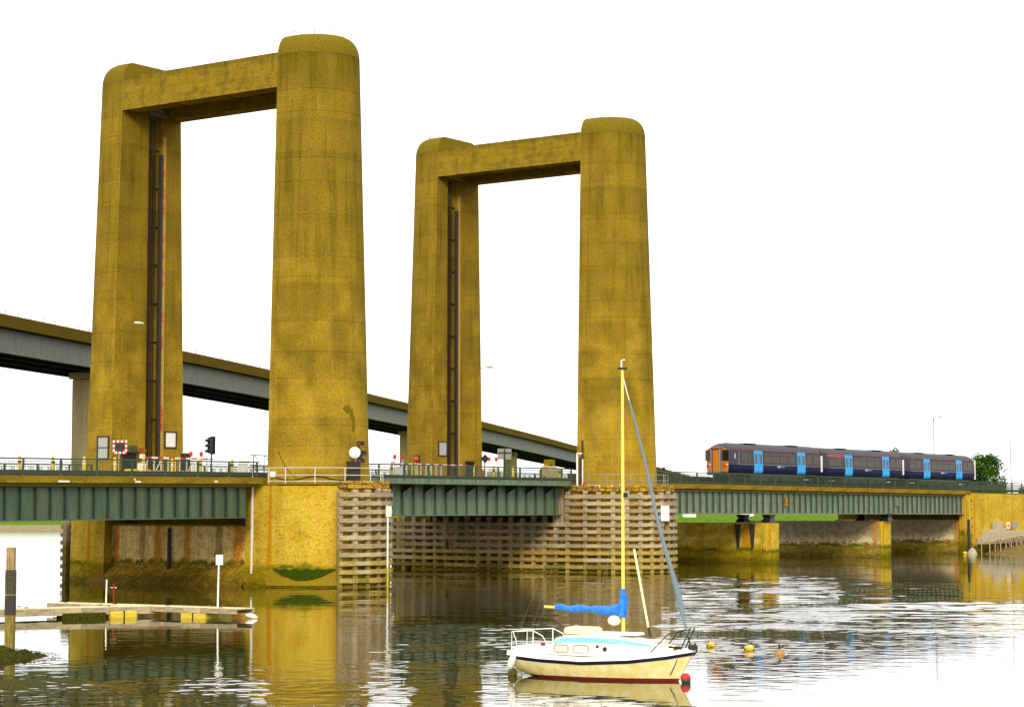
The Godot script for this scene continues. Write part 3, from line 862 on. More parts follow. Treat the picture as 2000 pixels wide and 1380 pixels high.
# ---------------------------------------------------------------- decks and girders
func girder(t: Node3D, x0: float, x1: float, z: float, top: float, bot: float, step: float, phase: float, mats: Array) -> void:
	var x := x0
	var k := 0
	var cuts := [x0]
	var c := phase + ceilf((x0 - phase) / step) * step
	while c < x1 - 0.15:
		if c > x0 + 0.15: cuts.append(c)
		c += step
	cuts.append(x1)
	var last_w := -1.0
	for i in cuts.size() - 1:
		var a: float = cuts[i]; var b: float = cuts[i + 1]
		var mb := MB.new()
		var ya := camber(a); var yb := camber(b)
		mb.hexa([Vector3(a, bot + ya, z), Vector3(b, bot + yb, z), Vector3(b, bot + yb, z - 0.03), Vector3(a, bot + ya, z - 0.03), Vector3(a, top + ya, z), Vector3(b, top + yb, z), Vector3(b, top + yb, z - 0.03), Vector3(a, top + ya, z - 0.03)])
		part(t, "web_panel", mb, mats[(i * 7 + i / 3) % mats.size()])
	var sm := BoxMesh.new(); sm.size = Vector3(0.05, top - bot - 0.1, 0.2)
	var rib: Material = M.green_dark if mats[0] == M.green else M.rib_shade_green  # darker green on the ribs paints in their shadow lines
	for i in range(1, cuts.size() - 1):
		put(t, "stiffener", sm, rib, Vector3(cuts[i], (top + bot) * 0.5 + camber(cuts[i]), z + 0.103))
	var mb := MB.new()
	mb.beam(Vector3(x0, bot - 0.025 + camber(x0), z + 0.05), Vector3(x1, bot - 0.025 + camber(x1), z + 0.05), 0.5, 0.05)
	part(t, "bottom_flange", mb, mats[0])
	mb = MB.new()
	mb.beam(Vector3(x0, top + 0.02 + camber(x0), z + 0.02), Vector3(x1, top + 0.02 + camber(x1), z + 0.02), 0.5, 0.04)
	part(t, "top_flange", mb, mats[0])
func railing(label: String, group: String, x0: float, x1: float, z: float, phase: float, hgt := 1.05, base := 7.62) -> Node3D:
	var t := thing("bridge_railing", label, "railing", group)
	var pm := BoxMesh.new(); pm.size = Vector3(0.11, hgt + 0.22, 0.11)
	var c := phase + ceilf((x0 - phase) / 3.05) * 3.05
	var posts := [x0]
	while c < x1:
		if c > x0 + 0.4: posts.append(c)
		c += 3.05
	posts.append(x1)
	for p in posts: put(t, "post", pm, M.rail_green, Vector3(p, base + hgt * 0.5 - 0.09 + camber(p), z))
	for e in [["top_rail", hgt - 0.03, 0.12, 0.1], ["upper_bar", hgt - 0.19, 0.05, 0.04], ["lower_bar", 0.14, 0.05, 0.05]]:
		for k in posts.size() - 1:
			var mb := MB.new()
			mb.beam(Vector3(posts[k] + 0.056, base + e[1] + camber(posts[k]), z), Vector3(posts[k + 1] - 0.056, base + e[1] + camber(posts[k + 1]), z), e[2], e[3])
			part(t, e[0], mb, M.rail_green)
	var mb := MB.new()
	var x := x0 + 0.13
	while x < x1:
		mb.box(Vector3(x, base + hgt * 0.5 - 0.02 + camber(x), z), Vector3(0.022, hgt - 0.32, 0.022))
		x += 0.125
	stuff(part(t, "balusters", mb, M.rail_green))
	return t
func deck_span(t: Node3D, x0: float, x1: float, edge: bool) -> void:
	var mb := MB.new()
	var ya := camber(x0); var yb := camber(x1)
	mb.hexa([Vector3(x0, 6.98 + ya, -0.28), Vector3(x1, 6.98 + yb, -0.28), Vector3(x1, 6.98 + yb, -16.2), Vector3(x0, 6.98 + ya, -16.2), Vector3(x0, 7.54 + ya, -0.28), Vector3(x1, 7.54 + yb, -0.28), Vector3(x1, 7.54 + yb, -16.2), Vector3(x0, 7.54 + ya, -16.2)])
	part(t, "deck_slab", mb, M.old_edge)
	if not edge: return
	for z in [0.0, -16.5]:
		var x := x0
		while x < x1 - 0.2:
			var e := minf(x + 5.4, x1)
			mb = MB.new()
			var a := camber(x); var b := camber(e)
			mb.hexa([Vector3(x + 0.01, 7.16 + a, z + 0.12), Vector3(e - 0.01, 7.16 + b, z + 0.12), Vector3(e - 0.01, 7.16 + b, z - 0.28), Vector3(x + 0.01, 7.16 + a, z - 0.28), Vector3(x + 0.01, 7.6 + a, z + 0.12), Vector3(e - 0.01, 7.6 + b, z + 0.12), Vector3(e - 0.01, 7.6 + b, z - 0.28), Vector3(x + 0.01, 7.6 + a, z - 0.28)])
			part(t, "edge_beam", mb, M.edge)
			x = e

func decks() -> void:
	var dk := [M.green, M.green3, M.green, M.green]
	var lt := [M.lift_green]
	var t := thing("approach_span", "green plate girder span under concrete edge at the left of the left tower", "bridge span", "approach spans")
	girder(t, 70.0, 108.3, -0.55, 6.94, 4.85, 1.22, 108.3 - 0.9, dk)
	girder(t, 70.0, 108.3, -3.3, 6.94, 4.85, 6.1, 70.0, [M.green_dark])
	deck_span(t, 70.0, 109.3, true)
	for e in [[90.9, 7.2, 0.95], [97.3, 7.2, 0.5], [97.0, 7.35, 0.15], [104.6, 7.25, 0.3]]:
		var lm := MB.new(); lm.bevel(Vector3(e[0], e[1] + camber(e[0]) + 0.05, 0.122), Vector3(e[2], 0.1, 0.012), 0.004)
		part(t, "lime_streak", lm, M.dirty_white)
	railing("green railing along the deck left of the left tower, yellow posts behind it", "near side railings", 70.0, 108.8, 0.0, 93.8)
	railing("far railing across the road, seen through the railing left of the left tower", "far side railings", 70.0, 109.0, -16.5, 94.6)
	# lifting span
	t = thing("lift_span", "green steel lifting span with cantilever brackets between the two towers", "bridge span")
	girder(t, 119.6, 148.0, -1.25, 7.2, 4.86, 1.38, 121.0, lt)
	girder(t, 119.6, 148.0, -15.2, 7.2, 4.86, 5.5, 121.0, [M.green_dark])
	var x := 121.0
	while x < 147.9:
		var mb := MB.new()
		var pts := [Vector3(x, 7.22, 0.0), Vector3(x, 7.22, -1.24), Vector3(x, 6.55, -1.24), Vector3(x, 6.82, -0.95), Vector3(x, 7.02, -0.5), Vector3(x, 7.1, 0.0)]
		for k in range(1, 5):
			mb.tri(pts[0] + Vector3(-0.03, 0, 0), pts[k] + Vector3(-0.03, 0, 0), pts[k + 1] + Vector3(-0.03, 0, 0))
			mb.tri(pts[0] + Vector3(0.03, 0, 0), pts[k + 1] + Vector3(0.03, 0, 0), pts[k] + Vector3(0.03, 0, 0))
		for k in range(2, 5): mb.quad(pts[k] + Vector3(-0.09, 0, 0), pts[k + 1] + Vector3(-0.09, 0, 0), pts[k + 1] + Vector3(0.09, 0, 0), pts[k] + Vector3(0.09, 0, 0))
		part(t, "bracket", mb, M.green_dark)
		x += 2.76
	var c := 119.6
	while c < 148.0:
		var e := minf(c + 4.05, 148.0)
		pbox(t, "edge_plate", Vector3((c + e) * 0.5, 7.45, 0.06), Vector3(e - c - 0.015, 0.42, 0.06), M.lift_green)
		c = e
	pbox(t, "deck_plate", Vector3(133.8, 7.42, -8.2), Vector3(28.4, 0.36, 16.3), M.dark)
	for k in 7: pbox(t, "cross_girder", Vector3(121.6 + k * 4.05, 6.5, -8.2), Vector3(0.3, 1.4, 13.6), M.green_dark)
	railing("green railing along the lifting span between the two towers", "near side railings", 119.7, 148.0, 0.06, 125.2, 1.02, 7.68)
	railing("far railing of the lifting span behind the barriers", "far side railings", 119.7, 148.0, -16.5, 124.0, 1.02, 7.68)
	# decks through the towers
	for e in [[109.35, 119.5, "left"], [148.1, 158.6, "right"]]:
		t = thing("tower_deck", "concrete deck slab passing between the legs of the %s tower" % e[2], "bridge deck", "decks through the towers")
		pbox(t, "deck_slab", Vector3((e[0] + e[1]) * 0.5, 7.25, -8.25), Vector3(e[1] - e[0], 0.5, 15.3), M.old_edge)
	# right approach
	var n := ["first green girder span right of the right tower, under the empty railing", "middle green girder span, under the train's first two carriages", "last green girder span, ending at the abutment on the right bank"]
	var xs := [158.7, 183.55, 210.4, 231.0]
	for k in 3:
		t = thing("approach_span", n[k], "bridge span", "approach spans")
		girder(t, xs[k] + (0.02 if k > 0 else 0.0), xs[k + 1], -0.45, 6.94, 4.88, 1.22, xs[k] + 0.6, [M.green2])
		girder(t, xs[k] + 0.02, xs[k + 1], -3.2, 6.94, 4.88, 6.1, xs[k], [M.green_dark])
		deck_span(t, xs[k], xs[k + 1] + (1.3 if k == 2 else 0.0), true)
		pbox(t, "service_box", Vector3([165.5, 187.2, 213.0][k], 6.0, -0.35), Vector3(0.5, 0.9, 0.2), M.rubble if k == 1 else M.green2)
		if k == 1:
			var path := []
			for j in 12: path.append(Vector3(188.0 + j * 1.2, 6.9 - 0.35 * sin(PI * j / 11.0) * (1 if j < 9 else 0.6), 0.16))
			ptube(t, "slack_cable", path, 0.03, M.black, 6)
	railing("green railing in front of the train, from the right tower to the right bank", "near side railings", 158.9, 262.0, 0.0, 166.05)
	railing("far railing beyond the train on the right approach", "far side railings", 158.9, 262.0, -16.5, 166.6)
	# track
	t = thing("railway_track", "ballasted single railway track along the near side of the right approach", "track")
	for z in [-4.2, -5.63]:
		var mb := MB.new(); mb.beam(Vector3(158.7, 7.87 + camber(160), z), Vector3(260, 7.87 + camber(260), z), 0.07, 0.15); part(t, "rail", mb, M.rust)
	var mb := MB.new()
	for k in 150: mb.box(Vector3(159 + k * 0.68, 7.74 + camber(159 + k * 0.68), -4.92), Vector3(0.25, 0.12, 2.6))
	stuff(part(t, "sleepers", mb, M.dark))
	mb = MB.new()
	mb.hexa([Vector3(158.7, 7.55, -3.0), Vector3(231, 7.3, -3.0), Vector3(231, 7.3, -6.8), Vector3(158.7, 7.55, -6.8), Vector3(158.7, 7.72, -3.4), Vector3(231, 7.45, -3.4), Vector3(231, 7.45, -6.4), Vector3(158.7, 7.72, -6.4)])
	stuff(part(t, "ballast", mb, M.mud_grey))
	t = thing("kerb_wall", "low dark kerb between the railway and the road, behind the railings", "kerb")
	for e in [[70.0, 119.4], [119.7, 158.0]]:
		for k in 6:
			var a: float = lerpf(e[0], e[1], k / 6.0); var c2: float = lerpf(e[0], e[1], (k + 1) / 6.0)
			var km := MB.new(); km.beam(Vector3(a + 0.01, 7.82 + camber(a), -6.95), Vector3(c2 - 0.01, 7.82 + camber(c2), -6.95), 0.3, 0.5)
			part(t, "kerb_stone", km, M.dark)
	# low parapet wall between railway and road that darkens the view behind the right railing
	t = thing("dividing_wall", "low dark dividing wall between the railway and the road right of the right tower", "wall")
	for k in 12:
		var a := 159.0 + k * 8.6
		pbox(t, "wall_panel", Vector3(a + 4.28, 8.02 + camber(a + 4.3), -7.6), Vector3(8.5, 1.0, 0.2), M.guide)

# ---------------------------------------------------------------- the high road viaduct behind
func via(d: float, off := 0.0) -> Vector3:
	var r := -102.3 + 0.23 * d
	var p := at(d, r)
	var left := (-ASIDE + AHEAD * 0.23).normalized()
	return p + left * off
var via_knots := [[60, 20.6], [140, 20.3], [216, 19.75], [265, 19.45], [295, 19.1], [343, 18.2], [420, 16.7], [509, 14.6], [637, 11.6], [760, 8.2], [900, 4.2], [1100, -1.5]]
func via_y(d: float) -> float:
	for k in via_knots.size() - 1:
		var a = via_knots[k]; var b = via_knots[k + 1]
		if d <= b[0]:
			var p: float = via_knots[maxi(k - 1, 0)][1]; var q: float = via_knots[mini(k + 2, via_knots.size() - 1)][1]
			return 5.6 + cubic_interpolate(a[1], b[1], p, q, (d - a[0]) / float(b[0] - a[0]))
	return 4.0
func ribbon(mb: MB, d0: float, d1: float, off: float, w: float, top: float, bot: float) -> void:
	var p := []
	for e in [[bot, 0], [top, 0]]:
		var a := via(d0, off); var b := via(d1, off); var c := via(d1, off + w); var g := via(d0, off + w)
		a.y = via_y(d0) - e[0]; g.y = a.y; b.y = via_y(d1) - e[0]; c.y = b.y
		p.append_array([a, b, c, g])
	mb.hexa(p)
func viaduct() -> void:
	var t := thing("road_viaduct", "long high road viaduct with grey steel girders sloping down behind the towers", "viaduct")
	var conc := grainy(mat(rgb(106, 86, 42), 0.9), grain, 15.0)
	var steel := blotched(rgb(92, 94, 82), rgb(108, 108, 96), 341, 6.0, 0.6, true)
	var under := mat(rgb(52, 52, 46), 0.8)  # darker copy for slab and inner girders, painting in the underside shade
	var d := 130.0
	while d < 980:
		var e := d + 20.0
		var mb := MB.new(); ribbon(mb, d + 0.03, e - 0.03, 0.0, 0.35, 0.0, 1.3); part(t, "parapet_panel", mb, conc)
		mb = MB.new(); ribbon(mb, d + 0.03, e - 0.03, 12.2, 0.35, 0.0, 1.3); part(t, "parapet_panel", mb, conc)
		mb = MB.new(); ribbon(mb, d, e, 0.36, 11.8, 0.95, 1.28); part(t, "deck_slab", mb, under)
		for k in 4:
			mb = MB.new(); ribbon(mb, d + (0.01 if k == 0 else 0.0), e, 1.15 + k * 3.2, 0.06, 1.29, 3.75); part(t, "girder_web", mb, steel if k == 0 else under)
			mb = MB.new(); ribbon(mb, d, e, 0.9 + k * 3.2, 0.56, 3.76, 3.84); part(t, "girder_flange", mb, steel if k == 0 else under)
		d = e
	var mb := MB.new()
	d = 130.0
	while d < 980:
		var a := via(d, 0.17); a.y = via_y(d)
		var b := via(d + 2.9, 0.17); b.y = via_y(d + 2.9)
		mb.beam(a, a + Vector3.UP * 0.42, 0.07, 0.07)
		mb.beam(a + Vector3.UP * 0.42, b + Vector3.UP * 0.42, 0.05, 0.05)
		d += 2.9
	stuff(part(t, "rail_posts", mb, M.steel))
	var pm := grainy(mat(rgb(176, 160, 118), 0.9), fleck, 5.0)
	for q in [248.5, 318.0, 386.0, 467.5, 550.0, 640.0, 740.0]:
		var p := node(t, "column")
		for o in [5.8]:
			var c := via(q, o); var h := via_y(q) - 4.6
			if h < 2.0: continue
			mb = MB.new()
			mb.bevel(Vector3(c.x, h * 0.5 - 1.0, c.z), Vector3(2.3, h + 2.0, 2.3), 0.12, Basis(Vector3.UP, -0.2))
			part(p, "shaft", mb, pm)
		mb = MB.new()
		ribbon(mb, q - 1.3, q + 1.3, 4.4, 2.9, 3.85, 4.6)
		part(p, "crosshead", mb, pm)

# ---------------------------------------------------------------- timber fenders
func fender(label: String, pts: Array, nrm: Array, tops: Array, first: Array, run: Array, seed_: int, cap: bool) -> void:
	var t := thing("timber_fender", label, "timber fender", "timber fenders round the tower piers")
	var r := RandomNumberGenerator.new(); r.seed = seed_
	for i in pts.size():
		var p: Vector3 = pts[i]; var nn: Vector3 = nrm[i]
		var b := Basis(Vector3.UP.cross(nn).normalized(), Vector3.UP, nn)
		var h: float = tops[i]
		var mb := MB.new()
		var tp := h + r.randf_range(-0.05, 0.12)
		mb.bevel(Vector3(p.x, 1.2, p.z), Vector3(0.36, 2.8, 0.3), 0.03, b)
		part(t, "post", mb, M.wood_weed if r.randf() < 0.4 else M.wood_ochre)
		mb = MB.new()
		# uprights turned so that the grain runs up
		var ub := Basis(-b.y, b.x, b.z)
		mb.box(Vector3(p.x, (2.6 + tp) * 0.5, p.z), Vector3(tp - 2.6, 0.36, 0.3), ub)
		part(t, "post", mb, [M.wood_grey, M.wood_brown, M.wood_pale][r.randi() % 3])
		if r.randf() < 0.8:
			mb = MB.new(); mb.bevel(Vector3(p.x, tp + 0.09, p.z), Vector3(0.44, 0.16, 0.38), 0.04, b)
			part(t, "post_head", mb, M.wood_pale)
	for k in 13:
		var y := 6.35 - 0.59 * k
		var i := 0
		while i < pts.size() - 1:
			var n: int = mini(run[i], pts.size() - 1 - i)
			if k < first[i] or (y > 2 and y < 6 and r.randf() < 0.035):
				i += 1; continue
			while n > 1 and first[i + n - 1] != first[i]: n -= 1
			var o := 0.15 + 0.08 + r.randf_range(0, 0.02)
			var a: Vector3 = pts[i] + nrm[i] * o; var b: Vector3 = pts[i + n] + nrm[i + n] * o
			a.y = y + r.randf_range(-0.012, 0.012); b.y = y + r.randf_range(-0.012, 0.012)
			var d := (b - a).normalized()
			a += d * -0.1; b += d * 0.09
			var m: Material = [M.wood_grey, M.wood_pale, M.wood_grey, M.wood_brown][r.randi() % 4]
			if y < 0.75: m = M.wood_weed if r.randf() < 0.6 else M.wood_ochre
			elif y < 1.95: m = M.wood_ochre if r.randf() < 0.75 else M.wood_pale
			var mb := MB.new(); mb.beam(a, b, 0.15, r.randf_range(0.28, 0.33))
			part(t, "plank", mb, m)
			i += n
	if cap:
		for i in pts.size() - 1:
			for q in 2:
				for lv in 2:
					var f := (q + 0.5) / 2.0
					var p: Vector3 = pts[i].lerp(pts[i + 1], f); var nn: Vector3 = nrm[i].lerp(nrm[i + 1], f).normalized()
					var b := Basis(Vector3.UP.cross(nn).normalized(), Vector3.UP, nn)
					var w: float = pts[i].distance_to(pts[i + 1]) * 0.5
					p += nn * (-0.2 + r.randf_range(-0.07, 0.07))
					var h: float = tops[i] + 0.2
					p.y = h + 0.17 + lv * 0.27
					if lv == 1 and r.randf() < 0.12: continue
					var mb := MB.new(); mb.bevel(p, Vector3(w * r.randf_range(0.85, 0.98), r.randf_range(0.2, 0.27), 0.5), 0.04, b * Basis(Vector3.BACK, r.randf_range(-0.06, 0.06)))
					part(t, "cap_stone", mb, M.lichen if r.randf() < 0.35 else M.rubble)

func fenders() -> void:
	var pts := []; var nrm := []; var tops := []; var first := []; var run := []
	# left tower: the round nose from its middle to the channel side
	var th := 1.03
	while th < 2.85:
		pts.append(dpoint(114.25, 0.0, 1.15, th)); nrm.append(dnormal(th)); tops.append(6.55); first.append(0); run.append(1)
		th += 0.215
	fender("grey timber fender grid on the round nose of the left tower's pier", pts, nrm, tops, first, run, 501, true)
	# right tower: along the channel face, then round the nose
	pts = []; nrm = []; tops = []; first = []; run = []
	var z := -20.4
	while z < -1.2:
		pts.append(Vector3(148.3, 0, z)); nrm.append(Vector3(-1, 0, 0)); tops.append(4.45); first.append(4); run.append(3)
		z += 1.17
	th = -0.06
	var k := 0
	while th < 2.5:
		var q := maxf(th, 0.0)
		pts.append(dpoint(153.5, 0.0, 1.18, q) + Vector3(0, 0, -0.9 if k == 0 else 0.0)); nrm.append(dnormal(q)); tops.append(6.55); first.append(0); run.append(1)
		th += 0.215; k += 1
	fender("long weathered timber fender along the channel and round the right tower's pier", pts, nrm, tops, first, run, 502, true)
	# boards closing the step of the tall part
	var f := get_node("timber_fender_001")
	for j in 4:
		var mb := MB.new()
		mb.box(Vector3(148.1 + j * 0.02, 5.5, -1.75 + j * 0.27), Vector3(3.0, 0.25, 0.1), Basis(Vector3(0, -1, 0), Vector3(0, 0, 1), Vector3(-1, 0, 0)))
		part(f, "upright_board", mb, [M.wood_grey, M.wood_pale, M.wood_brown][j % 3])
	# far side of the left pier: the edge of its fender, seen end on
	pts = []; nrm = []; tops = []; first = []; run = []
	for j in 4:
		var a := 0.84 + j * 0.235
		pts.append(Vector3(114.25 - 5.35 * cos(a), 0, -16.9 - 5.6 * sin(a))); nrm.append(Vector3(-cos(a), 0, -sin(a))); tops.append(4.5); first.append(3 + 1); run.append(1)
	fender("dark far-side timber fender edge under the left span, left of the pier wall", pts, nrm, tops, first, run, 503, false)
	# gauge board and notice board on the fenders
	var p := dpoint(114.25, 0, 1.5, 1.836)
	var t := thing("tide_gauge", "white tide gauge board on a white pole at the right edge of the left fender", "tide gauge")
	ptube(t, "pole", [p + Vector3.UP * -0.6, p + Vector3.UP * 1.3], 0.065, M.old_yellow)
	ptube(t, "pole", [p + Vector3.UP * 1.3, p + Vector3.UP * 4.8], 0.065, M.white)
	var b := Basis(Vector3.UP, atan2(-0.5, 0.85))
	pbox(t, "board", p + Vector3(0, 5.2, 0.08), Vector3(0.42, 0.75, 0.05), M.dirty_white, 0.01, b)
	p = dpoint(153.5, 4.95, 1.68, 1.47)
	t = thing("notice_board", "large blank white notice board on the right tower's timber fender", "notice board")
	b = Basis(Vector3.UP, atan2(dnormal(1.44).x, dnormal(1.44).z))
	pbox(t, "board", p, Vector3(1.1, 1.3, 0.05), M.white, 0.01, b)
	for s in [-0.3, 0.3]: pbox(t, "batten", p + b * Vector3(s, 0, -0.06), Vector3(0.08, 1.3, 0.06), M.wood_grey, 0, b)

# ---------------------------------------------------------------- walkways round the legs
func walkways() -> void:
	for e in [[114.25, "left", M.galv, [0.02, 0.289, 0.709, 1.141, 1.619, 1.977, 2.2]], [153.5, "right", M.steel, [0.0, 0.17, 0.486, 0.9, 1.35, 1.7, 2.1, 2.4]]]:
		var t := thing("walkway", "railed maintenance walkway round the foot of the %s tower's near leg" % e[1], "walkway", "walkways round the tower legs")
		var xc: float = e[0]; var m: Material = e[2]
		var ths: Array = e[3]
		var mb := MB.new()
		var rows := [[], []]; var lo := []
		for k in 24:
			var th := lerpf(ths[0], ths[-1], k / 23.0)
			rows[0].append(dpoint(xc, 7.06, 1.02, th)); rows[1].append(dpoint(xc, 7.14, 1.02, th)); lo.append(dpoint(xc, 7.14, 0.0, th))
		mb.sheet(rows); mb.sheet([rows[1], lo])
		part(t, "platform", mb, M.old_edge)
		for th in ths: ptube(t, "post", [dpoint(xc, 7.14, 0.95, th), dpoint(xc, 8.22, 0.95, th)], 0.035, m, 6)
		for y in [7.28, 7.7, 8.2]:
			var path := []
			for k in 20: path.append(dpoint(xc, y, 0.95, lerpf(ths[0], ths[-1], k / 19.0)))
			ptube(t, "rail", path, 0.028, m, 6)
		if e[1] == "left":
			ptube(t, "ladder_rail", [Vector3(109.35, 7.1, -0.9), Vector3(109.35, 8.2, -0.9)], 0.03, m, 6)
	# fittings on the left leg
	var p := dpoint(114.25, 9.27, 0.62, 1.36)
	var t := thing("dish_aerial", "white round dish aerial beside the signal lamps on the left near leg", "dish aerial")
	var view := (FOOT + Vector3.UP * 6 - p).normalized()
	var mb := MB.new()
	var b := Basis.looking_at(-(view + Vector3(-0.15, 0.05, 0)).normalized())
	var rows := []
	for k in 6:
		var row := []
		for j in 21:
			var a := TAU * j / 20.0; var q := 0.40 * k / 5.0 + 0.001
			row.append(p + b * Vector3(cos(a) * q, sin(a) * q, 0.16 - 0.15 * pow(k / 5.0, 2)))
		rows.append(row)
	mb.sheet(rows, true, true)
	part(t, "reflector", mb, M.white)
	ptube(t, "arm", [p, dpoint(114.25, 8.6, 0.0, 1.36)], 0.04, M.steel, 6)
	ptube(t, "bracket", [p + Vector3(0.1, -0.3, 0), p + Vector3(0.1, -1.4, 0)], 0.04, M.steel, 6)
	t = thing("channel_signal", "stack of black river signal lamps on the right side of the left near leg", "signal")
	p = dpoint(114.25, 9.2, 0.62, 1.485)
	b = Basis(Vector3.UP, -0.75)
	var names := [[0.72, 0.0, M.red], [0.06, 0.14, M.green_dark], [-0.48, 0.02, M.red]]
	for k in 3:
		var c := p + Vector3(0, names[k][0], 0) + b * Vector3(names[k][1], 0, 0)
		var l := node(t, "lamp_box")
		pbox(l, "housing", c, Vector3(0.5, 0.28, 0.3), M.black, 0.03, b)
		for s in [-0.13, 0.13]:
			mb = MB.new(); mb.ball(c + b * Vector3(s, 0, 0.15), Vector3(0.09, 0.09, 0.04), b, 10, 6)
			part(l, "lens", mb, names[k][2] if s < 0 else M.dark_glass)
			pbox(l, "hood", c + b * Vector3(s, 0.12, 0.22), Vector3(0.24, 0.02, 0.18), M.black, 0, b)
	pbox(t, "junction_box", p + Vector3(0, -0.2, 0), Vector3(0.28, 0.4, 0.2), M.dark, 0.02, b)
	ptube(t, "pole", [p + Vector3(0.05, -1.7, -0.2), p + Vector3(0.05, 0.9, -0.2)], 0.05, M.black)
	t = thing("control_cabinet", "dark ribbed control cabinet behind the walkway rail on the left near leg", "cabinet")
	p = dpoint(114.25, 7.95, 0.42, 1.369)
	b = Basis(Vector3.UP, -0.6)
	pbox(t, "body", p - Vector3(0, 0.05, 0), Vector3(0.86, 1.35, 0.5), M.dark, 0.03, b)
	for k in 6: pbox(t, "rib", p + b * Vector3(-0.36 + k * 0.145, -0.02, 0.27), Vector3(0.06, 1.2, 0.05), M.guide, 0, b)
	pbox(t, "roof", p + Vector3(0, 0.68, 0), Vector3(0.96, 0.06, 0.6), M.dark, 0.01, b)
	t = thing("junction_box", "small white junction box on the left edge of the left near leg", "junction box")
	p = Vector3(110.35, 7.78, 0.1)
	pbox(t, "box", p, Vector3(0.2, 0.38, 0.42), M.white, 0.03)
	var path := []
	for k in 16: path.append(dpoint(114.25, 7.5 - 0.14 * sin(k * 0.6) - (0.0 if k > 1 else 0.0), 0.06, 0.05 + k * 0.085))
	path.push_front(p + Vector3(0.1, -0.2, 0))
	ptube(t, "cable", path, 0.035, M.black, 6)
	path = []
	for k in 10: path.append(dpoint(114.25, lerpf(9.4, 7.5, k / 9.0) - 0.25 * sin(PI * k / 9.0), 0.03, 0.02 + k * 0.04))
	ptube(t, "cable", path, 0.02, M.dark, 5)
	# right leg: white plates, white gauge frame with red lamp
	for e in [[0.27, "left"], [0.674, "right"]]:
		t = thing("loose_panel", "%s white panel lying on the walkway edge of the right tower" % e[1], "panel", "white panels on the walkway")
		b = Basis(Vector3.UP, atan2(dnormal(e[0]).x, dnormal(e[0]).z))
		var c := dpoint(153.5, 7.2, 1.06, e[0])
		pbox(t, "sheet", c, Vector3(1.15, 0.24, 0.04), M.white, 0.01, b)
		pbox(t, "lip", c + b * Vector3(-0.1, -0.14, 0.05), Vector3(1.3, 0.05, 0.1), M.galv, 0, b)
	t = thing("span_gauge", "tall white framed gauge board with a red lamp left of the right near leg", "gauge")
	p = Vector3(148.45, 7.1, 0.35)
	for e in [[0.0, 2.85, M.white, 0.13], [0.26, 2.6, M.black, 0.16], [0.46, 2.4, M.white, 0.10]]:
		pbox(t, "board", p + ASIDE * e[0] + Vector3(0, e[1] * 0.5, 0), Vector3(e[3], e[1], 0.06), e[2], 0, Basis(Vector3.UP, -0.6))
	pbox(t, "top_bar", p + ASIDE * 0.23 + Vector3(0, 2.9, 0), Vector3(0.6, 0.1, 0.07), M.white, 0, Basis(Vector3.UP, -0.6))
	mb = MB.new(); mb.ball(p + ASIDE * 0.55 + Vector3(0, 0.35, 0.05), Vector3(0.13, 0.15, 0.13)); part(t, "red_lamp", mb, M.red)
	mb = MB.new(); mb.tube([p + ASIDE * 0.55 + Vector3(0, 0.12, 0.05), p + ASIDE * 0.55 + Vector3(0, 0.25, 0.05)], [0.2, 0.14], 10); part(t, "lamp_base", mb, M.red)
	ptube(t, "conduit", [p + ASIDE * 0.62 + Vector3(0, 0.6, -0.2), p + ASIDE * 0.62 + Vector3(0, 4.0, -0.2)], 0.09, M.black)

